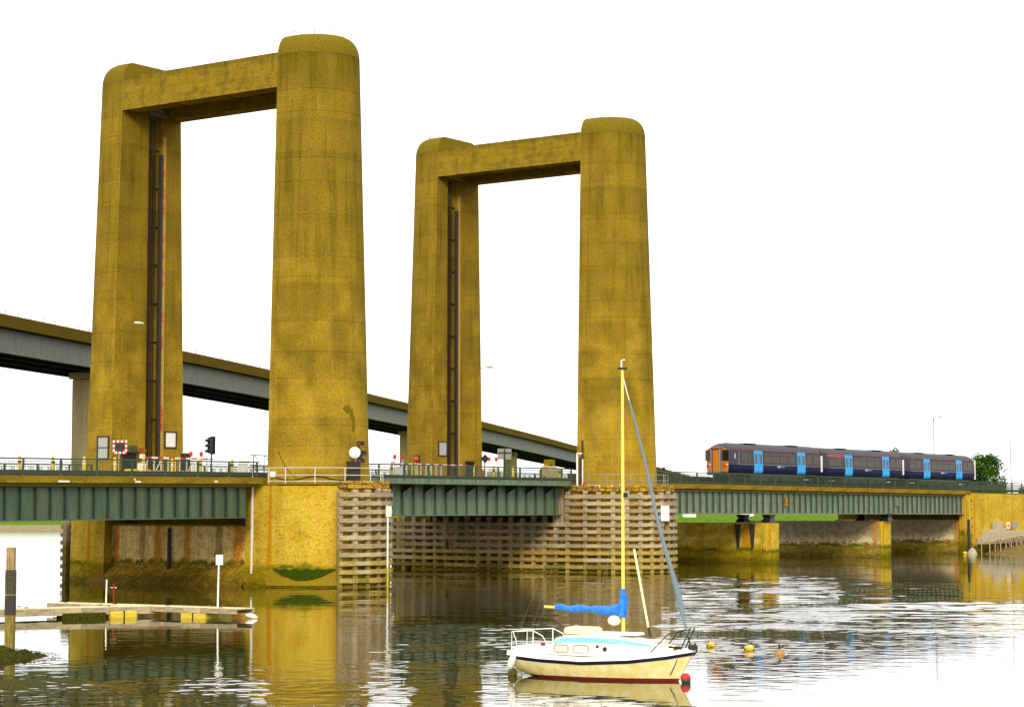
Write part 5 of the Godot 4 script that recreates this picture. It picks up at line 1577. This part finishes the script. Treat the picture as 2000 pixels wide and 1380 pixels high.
	for e in [[-1.17, 0.5, 0.25], [-0.45, 0.54, 0.26]]:
		var w := node(t, "window")
		pbox(w, "pane", Vector3(e[0], 1.0, 0.785), Vector3(e[1] - 0.05, e[2] - 0.05, 0.03), mat(rgb(224, 220, 204), 0.1))
		var path := []
		for k in 25:
			var an := TAU * k / 24.0
			path.append(Vector3(e[0] + e[1] * 0.5 * signf(cos(an)) * pow(absf(cos(an)), 0.35), 1.0 + e[2] * 0.5 * signf(sin(an)) * pow(absf(sin(an)), 0.35), 0.80))
		ptube(w, "frame", path, 0.02, ringm, 5)
	for e in [[0.13, 1.1, 0.05], [0.4, 1.02, 0.075]]:
		mb = MB.new(); mb.tube([Vector3(e[0], e[1], 0.7), Vector3(e[0], e[1], 0.80)], e[2], 14); part(t, "porthole", mb, M.dark)
	# mast, boom and sails
	ptube(t, "mast", [Vector3(0.74, 1.45, 0), Vector3(0.74, 6.0, 0), Vector3(0.74, 10.28, 0)], [0.06, 0.057, 0.048], mastm, 12)
	var mh := node(t, "masthead")
	pbox(mh, "crane", Vector3(0.74, 10.33, 0), Vector3(0.34, 0.08, 0.08), M.dark, 0.01)
	ptube(mh, "light", [Vector3(0.71, 10.36, 0), Vector3(0.71, 10.6, 0), Vector3(0.83, 10.62, 0)], 0.03, M.white, 6)
	mb = MB.new(); mb.bevel(Vector3(0.84, 6.1, 0), Vector3(0.14, 0.16, 0.14), 0.03); part(t, "steaming_light", mb, M.black)
	ptube(t, "boom", [Vector3(0.66, 2.24, 0), Vector3(-2.15, 2.33, 0)], 0.045, mastm, 8)
	var rows := []
	var r := RandomNumberGenerator.new(); r.seed = 61
	for k in 19:
		var q := k / 18.0
		var x := lerpf(0.86, -1.75, q)
		var top := 2.39 + 0.05 * sin(q * 22.0) * q + 0.45 * pow(1.0 - q, 13.0) + 0.02 * r.randf()
		var bot := 2.21 - 0.15 * pow(1.0 - q, 1.4) + 0.03 * sin(q * 15.0)
		var th := lerpf(0.12, 0.055, q)
		var row := []
		for j in 15:
			var an := TAU * j / 14.0
			row.append(Vector3(x, lerpf(bot, top, 0.5 - 0.5 * cos(an)), th * sin(an) * (1.0 + 0.25 * sin(q * 31.0 + an * 2.0))))
		rows.append(row)
	mb = MB.new(); mb.sheet(rows, true, true)
	for j in 14: mb.tri(Vector3(0.86, 2.3, 0), rows[0][j], rows[0][j + 1])
	for j in 14: mb.tri(Vector3(-1.75, 2.28, 0), rows[18][j + 1], rows[18][j])
	part(t, "sail_cover", mb, blue)
	rows = []
	for k in 8:
		var q := k / 7.0
		var row := []
		for j in 13:
			var an := TAU * j / 12.0
			row.append(Vector3(0.72 + cos(an) * lerpf(0.14, 0.09, q) * (1 + 0.12 * sin(k * 2.1)), lerpf(2.05, 2.98, q), sin(an) * lerpf(0.15, 0.085, q)))
		rows.append(row)
	mb = MB.new(); mb.sheet(rows, true, true); part(t, "mast_cover", mb, blue)
	mb = MB.new(); mb.ball(Vector3(0.42, 1.93, 0.02), Vector3(0.24, 0.17, 0.16), Basis.IDENTITY, 12, 8); part(t, "sail_bundle", mb, M.dirty_white)
	var path := []; var rad := []
	for k in 26:
		var q := k / 25.0
		path.append(Vector3(lerpf(0.98, 3.02, q) + 0.03 * sin(q * 9.0), lerpf(9.25, 1.45, q), 0.02 * sin(q * 14.0)))
		rad.append((lerpf(0.035, 0.07, minf(q * 1.5, 1.0)) + 0.04 * exp(-pow((q - 0.83) / 0.07, 2))) * (1.0 - 0.65 * ss(0.86, 1.0, q)) * (1.0 + 0.05 * sin(q * 60.0)))
	ptube(t, "furled_jib", path, rad, jib, 10)
	ptube(t, "halyard", [Vector3(0.75, 10.1, 0), Vector3(0.98, 9.25, 0)], 0.022, M.galv, 6)
	ptube(t, "forestay", [Vector3(3.02, 1.5, 0), Vector3(3.16, 1.05, 0)], 0.03, M.dark, 6)
	ptube(t, "spinnaker_pole", [Vector3(1.16, 4.3, 0.05), Vector3(1.72, 1.72, 0.2)], 0.042, mat(rgb(246, 236, 178), 0.4), 8)
	ptube(t, "pole_foot", [Vector3(1.72, 1.74, 0.2), Vector3(1.8, 1.42, 0.2)], 0.045, M.dark, 8)
	for e in [[Vector3(0.66, 10.2, 0), Vector3(-3.1, 0.95, 0.5)], [Vector3(0.66, 10.2, 0), Vector3(-3.1, 0.95, -0.5)], [Vector3(0.68, 9.3, 0), Vector3(0.35, 0.8, 1.0)], [Vector3(0.68, 9.3, 0), Vector3(0.35, 0.8, -1.0)], [Vector3(0.7, 6.0, 0), Vector3(-0.15, 0.8, 1.03)], [Vector3(0.7, 6.0, 0), Vector3(-0.15, 0.8, -1.03)], [Vector3(-2.1, 2.32, 0), Vector3(-2.75, 1.05, 0)]]:
		ptube(t, "stay", [e[0], e[1]], 0.0045, mat(rgb(120, 112, 88), 0.5), 5)
	# pulpit, pushpit, stanchions and guard wire
	for side in [1.0, -1.0]:
		ptube(t, "pulpit", [Vector3(1.95, 0.95, side * 0.62), Vector3(2.5, 1.55, side * 0.4), Vector3(3.05, 1.7, side * 0.22)], 0.02, M.dark, 6)
		ptube(t, "pulpit", [Vector3(2.85, 1.05, side * 0.2), Vector3(3.2, 1.75, side * 0.2)], 0.022, M.dark, 6)
		ptube(t, "pushpit", [Vector3(-3.1, 0.9, side * 0.6), Vector3(-3.08, 1.5, side * 0.62), Vector3(-2.2, 1.56, side * 0.8), Vector3(-1.85, 1.4, side * 0.82), Vector3(-1.6, 1.05, side * 0.84)], 0.017, M.white, 6)
		ptube(t, "pushpit", [Vector3(-2.2, 0.85, side * 0.8), Vector3(-2.2, 1.56, side * 0.8)], 0.02, M.white, 6)
		for x in [-1.15, 0.35]:
			ptube(t, "stanchion", [Vector3(x, 0.72, side * 0.98), Vector3(x, 1.42, side * 0.98)], 0.014, M.galv, 5)
		ptube(t, "guard_wire", [Vector3(-1.6, 1.1, side * 0.84), Vector3(-1.15, 1.4, side * 0.98), Vector3(0.35, 1.4, side * 0.98), Vector3(1.95, 1.0, side * 0.62)], 0.008, M.galv, 5)
	ptube(t, "pushpit", [Vector3(-3.08, 1.5, 0.62), Vector3(-3.2, 1.48, 0), Vector3(-3.08, 1.5, -0.62)], 0.017, M.white, 6)
	ptube(t, "boarding_ladder", [Vector3(-3.1, 1.5, 0.5), Vector3(-2.86, 1.2, 0.72), Vector3(-2.78, 0.7, 0.86)], 0.016, M.white, 6)
	mb = MB.new(); mb.ball(Vector3(-2.98, 0.52, 0.82), Vector3(0.13, 0.30, 0.13), Basis(Vector3.BACK, -0.35), 12, 8); part(t, "stern_fender", mb, M.dirty_white)
	pbox(t, "rudder", Vector3(-3.14, 0.1, 0), Vector3(0.3, 0.9, 0.05), M.dirty_white)
	mb = MB.new(); mb.bevel(Vector3(3.2, 1.12, 0), Vector3(0.3, 0.16, 0.2), 0.03); part(t, "bow_roller", mb, M.dark)
	ptube(t, "anchor", [Vector3(3.28, 1.25, 0.02), Vector3(3.34, 0.98, 0.02), Vector3(3.22, 0.85, 0.02)], 0.035, M.dark, 6)
	mb = MB.new(); mb.bevel(Vector3(-1.95, 1.1, 0.55), Vector3(0.14, 0.14, 0.12), 0.03); part(t, "winch", mb, mat(rgb(120, 40, 40), 0.5))
	for x in [2.45, 2.7]:
		mb = MB.new(); mb.ball(Vector3(x, 1.1, 0.12), Vector3(0.16, 0.05, 0.1), Basis.IDENTITY, 8, 5); part(t, "coiled_rope", mb, M.weed)
	ptube(t, "mooring_line", [Vector3(2.82, 0.95, 0.2), Vector3(2.66, 0.5, 0.26), Vector3(2.52, 0.22, 0.3)], 0.016, M.dark, 5)

func buoys() -> void:
	var mb := MB.new()
	var top := mat(rgb(186, 22, 14), 0.55)
	var dirty := blotched(rgb(34, 38, 12), rgb(70, 66, 22), 371, 0.3, 0.6)
	var yel := mat(rgb(226, 186, 40), 0.5)
	# big round buoys against the boat
	var t := thing("mooring_buoy", "round red mooring buoy with weedy underside below the boat's bow", "buoy", "", Vector3(58.15, 0.12, 64.1))
	mb = MB.new(); mb.ball(Vector3(0, 0.02, 0), Vector3(0.165, 0.165, 0.165)); part(t, "ball", mb, top)
	mb = MB.new(); mb.ball(Vector3(0.0, -0.06, 0.0) + (-AHEAD + ASIDE * 0.3) * 0.03, Vector3(0.152, 0.125, 0.152)); part(t, "weed_skirt", mb, dirty)
	t = thing("fender_buoy", "round olive weedy buoy at the boat's stern", "buoy", "", Vector3(57.25, 0.1, 58.0))
	mb = MB.new(); mb.ball(Vector3.ZERO, Vector3(0.165, 0.165, 0.165)); part(t, "ball", mb, blotched(rgb(74, 66, 14), rgb(122, 104, 22), 372, 0.2, 0.6))
	ptube(t, "eye", [Vector3(0, 0.15, 0), Vector3(0, 0.25, 0)], 0.03, M.galv, 6)
	var d := ["half hidden by the boat's bow", "just right of the boat's bow", "second free one right of the bow, dark at one end"]
	var ps := [Vector3(72.6, 0.04, 54.8), Vector3(73.33, 0.06, 56.3), Vector3(72.39, 0.06, 58.55)]
	for k in 3:
		t = thing("float_buoy", "small yellow barrel float, %s" % d[k], "buoy", "yellow barrel floats right of the boat", ps[k], 0.5 - k * 0.35)
		mb = MB.new(); mb.tube([Vector3(-0.19, 0, 0), Vector3(-0.16, 0, 0), Vector3(0.1, 0, 0), Vector3(0.16, 0, 0), Vector3(0.19, 0, 0)], [0.06, 0.13, 0.14, 0.13, 0.06], 14); part(t, "barrel", mb, yel)
		mb = MB.new(); mb.tube([Vector3(0.1, -0.01, 0), Vector3(0.2, -0.01, 0)], [0.142, 0.12], 14); part(t, "dark_end", mb, dirty if k == 2 else yel)
		ptube(t, "eye", [Vector3(-0.19, 0, 0), Vector3(-0.27, 0.02, 0)], 0.025, M.dark, 6)
	t = thing("peg_top_buoy", "larger pale orange buoy with a dark peg, rightmost on the water", "buoy", "", Vector3(71.32, 0.02, 60.45))
	mb = MB.new(); mb.tube([Vector3(0, -0.12, 0), Vector3(0, -0.02, 0), Vector3(0, 0.06, 0), Vector3(0, 0.14, 0), Vector3(0, 0.18, 0)], [0.1, 0.2, 0.19, 0.1, 0.04], 18); part(t, "float", mb, blotched(rgb(166, 124, 70), rgb(200, 160, 104), 373, 0.4, 0.6))
	ptube(t, "peg", [Vector3(0, 0.15, 0), Vector3(0, 0.36, 0)], [0.055, 0.04], dirty, 8)
	t = thing("shore_buoy", "small yellow ball lying at the foot of the abutment", "buoy", "", Vector3(228.5, 0.15, 0.9))
	mb = MB.new(); mb.ball(Vector3.ZERO, Vector3(0.24, 0.22, 0.24)); part(t, "ball", mb, yel)

# ---------------------------------------------------------------- floating jetty and pile
func jetty() -> void:
	var t := thing("floating_jetty", "low T-shaped floating jetty of pale boards at the left", "jetty")
	var J := Vector3(77.9, 0.5, 21.2); var L := J + (Vector3(70.53, 0.5, 17.78) - Vector3(77.4, 0.5, 21.09)) * 2.2
	var A := Vector3(77.1, 0.5, 14.6); var B := Vector3(78.1, 0.5, 27.1)
	var board: Material = M.pale_board
	for e in [[L, J, 1.5, 12], [A, B, 1.3, 11]]:
		var p: Vector3 = e[0]; var q: Vector3 = e[1]; var n: int = e[3]
		var d := (q - p).normalized(); var side := d.cross(Vector3.UP).normalized()
		for k in n:
			var a := p.lerp(q, float(k) / n) + d * 0.01; var b := p.lerp(q, (k + 1.0) / n) - d * 0.01
			if e[2] == 1.3 and (a.distance_to(J) < 1.2 or b.distance_to(J) < 1.2): pass
			var mb := MB.new(); mb.beam(a + Vector3.DOWN * (0.0 if e[2] == 1.5 else 0.006), b + Vector3.DOWN * (0.0 if e[2] == 1.5 else 0.006), e[2], 0.06)
			part(t, "deck_panel", mb, board)
			for s in [-1.0, 1.0]:
				mb = MB.new(); mb.beam(a + side * s * (e[2] * 0.5 + 0.03) + Vector3.DOWN * (0.16 if e[2] == 1.5 else 0.11), b + side * s * (e[2] * 0.5 + 0.03) + Vector3.DOWN * (0.16 if e[2] == 1.5 else 0.11), 0.06, 0.36 if e[2] == 1.5 else 0.26)
				part(t, "side_board", mb, M.wood_grey if (k + int(s)) % 3 else M.wood_pale)
			if k % 3 == 1:
				for s in [-1.0, 1.0]: ptube(t, "cleat", [a + side * s * e[2] * 0.42 + d * -0.1 + Vector3.UP * 0.09, a + side * s * e[2] * 0.42 + d * 0.1 + Vector3.UP * 0.09], 0.025, M.dark, 6)
	for e in [[Vector3(75.9, 0.10, 20.55), 1.4, 0.46], [Vector3(77.9, 0.10, 24.3), 1.6, 0.0]]:
		var f := node(t, "pontoon_float")
		var b := Basis(Vector3.UP, -0.44) if e[2] > 0.1 else Basis(Vector3.UP, -1.49)
		pbox(f, "drum", e[0], Vector3(e[1], 0.4, 1.4), M.old_yellow, 0.05, b)
		pbox(f, "strap", e[0] + Vector3(0, 0.0, 0), Vector3(0.08, 0.44, 1.42), M.dark, 0, b)
	pbox(t, "dark_float", Vector3(74.0, 0.08, 19.8), Vector3(2.2, 0.4, 1.2), M.weed, 0.05, Basis(Vector3.UP, -0.44))
	pbox(t, "dark_float", Vector3(77.4, 0.08, 17.4), Vector3(1.2, 0.36, 1.6), M.weed, 0.05)
	pbox(t, "orange_block", A + Vector3(0.1, -0.16, 0.5), Vector3(0.6, 0.18, 1.1), mat(rgb(170, 74, 30), 0.8), 0.03)
	t = thing("jetty_sign", "blank white sign on a thin white pole at the jetty's right end", "sign", "", Vector3(77.95, 0.53, 25.35))
	ptube(t, "pole", [Vector3.ZERO, Vector3(0.05, 2.1, 0.0)], 0.045, M.white, 8)
	pbox(t, "plate", Vector3(0.06, 2.36, 0.03), Vector3(0.36, 0.5, 0.03), M.white, 0.01, Basis(Vector3.UP, -0.95))
	t = thing("mooring_post", "slim white post with a cross bar on the jetty", "post", "posts on the jetty", Vector3(77.5, 0.53, 17.9))
	ptube(t, "pole", [Vector3.ZERO, Vector3(0.03, 1.24, 0)], 0.04, M.dirty_white, 8)
	ptube(t, "cross_bar", [Vector3(-0.1, 0.92, -0.14), Vector3(0.1, 0.92, 0.14)], 0.018, M.dark, 6)
	t = thing("mooring_post", "rusty brown post with a pale valve cross on the jetty", "post", "posts on the jetty", Vector3(77.5, 0.53, 18.45))
	ptube(t, "pole", [Vector3.ZERO, Vector3(0, 1.05, 0)], 0.05, mat(rgb(110, 52, 32), 0.8), 8)
	ptube(t, "cross_bar", [Vector3(-0.09, 0.84, -0.13), Vector3(0.09, 0.84, 0.13)], 0.025, M.galv, 6)
	for e in [[Vector3(78.8, 0.30, 25.9), "white"], [Vector3(78.5, 0.12, 27.1), "dirty"]]:
		t = thing("fender", "%s sausage fender hanging at the jetty's right end" % ("upper white" if e[1] == "white" else "lower white floating"), "fender", "fenders at the jetty end", e[0])
		var mb := MB.new(); mb.ball(Vector3.ZERO, Vector3(0.34, 0.13, 0.14), Basis(Vector3.UP, -0.9) * Basis(Vector3.BACK, 0.25 if e[1] == "white" else -0.25), 12, 8); part(t, "body", mb, M.dirty_white)
		ptube(t, "lanyard", [Vector3(-0.1, 0.1, -0.1), Vector3(-0.25, 0.25, -0.2)], 0.02, M.dark, 5)
	t = thing("mooring_pile", "tall square timber pile with a ribbed dark sleeve standing at the far left", "pile", "", Vector3(55.85, 0, 35.13))
	var b := Basis(Vector3.UP, 0.6)
	var up := Basis(Vector3(0, 1, 0), Vector3(-1, 0, 0), Vector3(0, 0, 1))
	var mb := MB.new(); mb.box(Vector3(0, 3.48, 0), Vector3(1.0, 0.3, 0.3), b * up); part(t, "post_head", mb, M.wood_brown)
	mb = MB.new(); mb.box(Vector3(0, 1.25, 0), Vector3(3.5, 0.34, 0.34), b * up); part(t, "post", mb, M.wood_weed)
	for k in 11: pbox(t, "sleeve_rib", Vector3(0, 3.08 - k * 0.085, 0), Vector3(0.375, 0.06, 0.375), M.dark, 0.015, b)
	pbox(t, "lower_sleeve", Vector3(0, 1.75, 0), Vector3(0.37, 0.75, 0.37), M.dark, 0.02, b)
	pbox(t, "number_plate", Vector3(0, 3.44, 0) - ASIDE * 0.18 - AHEAD * 0.1, Vector3(0.1, 0.36, 0.03), M.white, 0, Basis(Vector3.UP, -0.95))
	# weed-covered mud mound round the pile's foot
	var nz := noise(381, 0.9, 4)
	var rows := []
	for i in 15:
		var row := []
		for j in 33:
			var q := i / 14.0; var an := TAU * j / 32.0
			var rr := 1.0 - q
			var p := Vector3(cos(an) * rr, 0, sin(an) * rr)
			var w := at(0, 0) - at(0, 0) + ASIDE * p.x * 3.6 + AHEAD * p.z * 2.4
			w.y = -0.12 + 0.62 * ss(0, 1, q) + nz.get_noise_2d(w.x * 2.0, w.z * 2.0) * 0.32 * ss(0, 0.3, q)
			row.append(w)
		rows.append(row)
	mb = MB.new(); mb.sheet(rows, true, true)
	var md := structure("mud_mound", mb, M.weed)
	md.position = Vector3(52.6, 0, 36.6)
	# a mat of weed just breaking the surface in front of the mound
	rows = []
	for i in 60:
		var row := []
		for j in 90:
			var q := at(59.0 + i * 0.3, -25.0 + j * 0.22)
			var e := pow((i * 0.3 - 8.0) / 6.5, 2) + pow((j * 0.22 - 8.5) / 6.0, 2)
			q.y = nz.get_noise_2d(q.x * 0.9, q.z * 0.9) * 0.09 + 0.015 - 0.09 * e
			row.append(q)
		rows.append(row)
	mb = MB.new(); mb.sheet(rows); structure("weed_mat", mb, M.weed)
	var wm := MB.new()
	var r := RandomNumberGenerator.new(); r.seed = 71
	for k in 2600:
		var an := r.randf() * TAU; var q := sqrt(r.randf())
		var p := Vector3(52.6, 0, 36.6) + ASIDE * cos(an) * q * 3.4 + AHEAD * sin(an) * q * 2.2
		p.y = 0.42 * (1 - q) + 0.02 + r.randf() * 0.05
		var d := Vector3(r.randf_range(-1, 1), r.randf_range(-0.2, 0.3), r.randf_range(-1, 1)).normalized() * r.randf_range(0.04, 0.09)
		var s := d.cross(Vector3.UP).normalized() * 0.02
		wm.quad(p - s, p + s, p + d + s, p + d - s)
	var wd := structure("seaweed", wm, M.weed); wd.set_meta("kind", "stuff")
	wd.set_meta("label", "dark seaweed covering the mud mound at the left"); wd.set_meta("category", "seaweed")

# ---------------------------------------------------------------- right bank
func shore_things() -> void:
	var t := thing("concrete_steps", "pale stepped concrete blocks against the wing wall on the right bank", "steps")
	var pale := grainy(mat(rgb(186, 180, 158), 0.9), fleck, 3.0)
	for e in [[233.4, 234.8, 1.9], [234.8, 236.9, 2.6], [236.9, 238.0, 2.75], [238.0, 239.4, 3.7], [239.4, 240.3, 2.9], [240.3, 242.4, 2.6], [242.4, 247.0, 2.55]]:
		pbox(t, "block", Vector3((e[0] + e[1]) * 0.5, (e[2] + 1.1) * 0.5, 0.75), Vector3(e[1] - e[0] - 0.03, e[2] - 1.1, 0.85), pale, 0.05)
	t = thing("warning_sign", "small pale red and white sign over the concrete steps at the right edge", "sign", "signs on the right bank", Vector3(241.4, 2.6, 1.0))
	pbox(t, "plate", Vector3(0, 0.65, 0), Vector3(0.5, 0.75, 0.03), M.white, 0, Basis(Vector3.UP, -0.5))
	pbox(t, "red_mark", Vector3(0, 0.6, 0.0) + Vector3(-0.5, 0, 0.86) * 0.03, Vector3(0.34, 0.4, 0.02), mat(rgb(210, 110, 100), 0.6), 0, Basis(Vector3.UP, -0.5))
	ptube(t, "post", [Vector3(0, -0.5, -0.04), Vector3(0, 0.9, -0.04)], 0.04, M.steel, 6)
	t = thing("warning_sign", "small grey twin-panel sign at the far right edge over the steps", "sign", "signs on the right bank", Vector3(243.7, 2.6, 1.0))
	for s in [-0.32, 0.32]: pbox(t, "plate", Vector3(s, 0.65, 0), Vector3(0.56, 0.7, 0.03), M.steel, 0, Basis(Vector3.UP, -0.5))
	ptube(t, "post", [Vector3(0, -0.5, -0.04), Vector3(0, 0.9, -0.04)], 0.04, M.steel, 6)
	t = thing("timber_landing", "spindly pale timber landing stage on the mud at the right edge", "landing stage")
	var r := RandomNumberGenerator.new(); r.seed = 81
	var a := Vector3(230.8, 1.5, 3.0); var b := Vector3(247.0, 2.35, 3.0)
	for k in 11:
		var p := a.lerp(b, k / 10.0)
		var h := r.randf_range(0.3, 1.8) if k % 3 == 0 else r.randf_range(0, 0.4)
		for z in ([0.0, 1.0] if k % 3 == 0 else [0.0]):
			var mb := MB.new()
			mb.box(Vector3(p.x, (p.y + h - 0.8) * 0.5, 3.0 - z), Vector3(p.y + h + 0.8, 0.085, 0.085), Basis(Vector3(0, 1, 0), Vector3(-1, 0, 0), Vector3(0, 0, 1)))
			part(t, "post", mb, M.wood_pale)
	for k in 10:
		var p := a.lerp(b, k / 10.0); var q := a.lerp(b, (k + 1) / 10.0)
		for z in [0.0, 0.34, 0.68, 1.0]:
			var mb := MB.new(); mb.beam(p - Vector3(0, 0, z), q - Vector3(0, 0, z), 0.28, 0.06); part(t, "plank", mb, M.wood_ochre if k % 2 else M.wood_pale)
	for k in [3, 5, 6]:
		var p := a.lerp(b, k / 10.0); var q := a.lerp(b, (k + 1) / 10.0)
		var mb := MB.new(); mb.beam(p + Vector3(0, -0.1, 0.08), q + Vector3(0, -1.3, 0.08), 0.06, 0.1); part(t, "brace", mb, M.wood_pale)
	t = thing("boulder", "pale pointed lump of stone on the mud at the abutment's foot", "boulder", "", Vector3(229.5, -0.1, 1.4))
	var mb := MB.new(); var rows := []
	for i in 6:
		var row := []
		for j in 13:
			var an := TAU * j / 12.0; var q := i / 5.0
			var rr := (1.0 - pow(q, 1.6)) * 0.8 * (1 + 0.15 * sin(an * 3 + i))
			row.append(Vector3(cos(an) * rr, q * 0.95, sin(an) * rr * 0.8))
		rows.append(row)
	mb.sheet(rows, true, true); part(t, "stone", mb, pale)
	# distant white sheds seen under the first right span
	for e in [[286.0, -69.5, "left"], [291.0, -62.0, "right"]]:
		t = thing("shed", "%s low white shed on the grass bank seen under the right span" % e[2], "shed", "white sheds on the far bank", Vector3(e[0], 3.7, e[1]), 0.6)
		pbox(t, "walls", Vector3(0, 0.5, 0), Vector3(2.6, 1.4, 2.0), M.white, 0.02)
		mb = MB.new(); mb.hexa([Vector3(-1.45, 1.2, 1.15), Vector3(1.45, 1.2, 1.15), Vector3(1.45, 1.2, -1.15), Vector3(-1.45, 1.2, -1.15), Vector3(-1.3, 1.55, 0.1), Vector3(1.3, 1.55, 0.1), Vector3(1.3, 1.55, -0.1), Vector3(-1.3, 1.55, -0.1)]); part(t, "roof", mb, M.steel)
	lamp_post("tall thin lamp post on the road beyond the train, right", Vector3(261.2, 6.9, -17.2), 10.1, Vector3(1.9, 0.4, 0.2), M.steel)
	t = thing("flagless_pole", "thin bare grey pole on the right bank at the right edge", "pole", "", Vector3(267.0, 6.6, -8.8))
	ptube(t, "pole", [Vector3.ZERO, Vector3(-0.12, 8.9, 0)], [0.09, 0.05], M.steel, 8)
	mb = MB.new(); mb.ball(Vector3(-0.12, 8.95, 0), Vector3(0.09, 0.09, 0.09)); part(t, "finial", mb, M.steel)

# ---------------------------------------------------------------- trees
func tree(label: String, p: Vector3, h: float, w: float, n: int, seed_: int, trunk := true) -> void:
	var t := thing("tree" if trunk else "shrub", label, "tree" if trunk else "shrub", "trees on the right bank", p)
	var r := RandomNumberGenerator.new(); r.seed = seed_
	var clumps := []
	for k in int(n / 60.0):
		var an := r.randf() * TAU; var q := sqrt(r.randf())
		var y := r.randf_range(0.18, 1.0)
		var e := sqrt(maxf(0.05, 1.0 - pow((y - 0.5) / 0.56, 2)))
		clumps.append([Vector3(cos(an) * q * w * 0.5 * e, h * y, sin(an) * q * w * 0.5 * e), r.randf_range(0.10, 0.2) * w])
	if trunk:
		ptube(t, "trunk", [Vector3.ZERO, Vector3(0.1, h * 0.3, 0.05), Vector3(0.0, h * 0.75, 0)], [w * 0.05, w * 0.035, 0.04], M.wood_brown, 8)
		for k in 5:
			var c: Vector3 = clumps[k][0]
			ptube(t, "limb", [Vector3(0.05, h * 0.3, 0), c * 0.5 + Vector3(0, h * 0.18, 0), c], [w * 0.02, w * 0.014, 0.02], M.wood_brown, 6)
	var leaf := [mat(rgb(44, 74, 16), 0.8), mat(rgb(66, 98, 22), 0.8), mat(rgb(30, 56, 14), 0.8)]
	var mbs := [MB.new(), MB.new(), MB.new()]
	for k in n:
		var ci := r.randi() % clumps.size()
		var c = clumps[ci]
		var d := Vector3(r.randfn(), r.randfn(), r.randfn()).normalized() * pow(r.randf(), 0.4)
		var q: Vector3 = c[0] + d * c[1]
		var u := Vector3(r.randfn(), r.randfn(), r.randfn()).normalized()
		var v := u.cross(Vector3(r.randfn(), r.randfn(), r.randfn()).normalized()).normalized()
		var s := r.randf_range(0.10, 0.2)
		var mb: MB = mbs[ci % 3]
		mb.quad(q - u * s, q - v * s * 0.55, q + u * s, q + v * s * 0.55)
	for k in 3:
		leaf[k].backlight_enabled = true; leaf[k].backlight = Color(0.12, 0.18, 0.03)
		stuff(part(t, "crown", mbs[k], leaf[k]))
func trees() -> void:
	tree("rounded dense green tree just right of the train", Vector3(284.2, 6.2, -19.6), 6.2, 5.6, 8200, 91)
	tree("small green treetop showing above the middle carriage's roof", Vector3(277.0, 7.0, -30.5), 6.6, 3.4, 1500, 92)
	for k in 5: tree("%s low bush behind the railing at the right edge" % ["first", "second", "third", "fourth", "fifth"][k], Vector3(262.0 + k * 4.2, 6.2, -4.5 - k * 1.2), 1.7 + 0.35 * (k % 3), 3.0, 700, 93 + k, false)
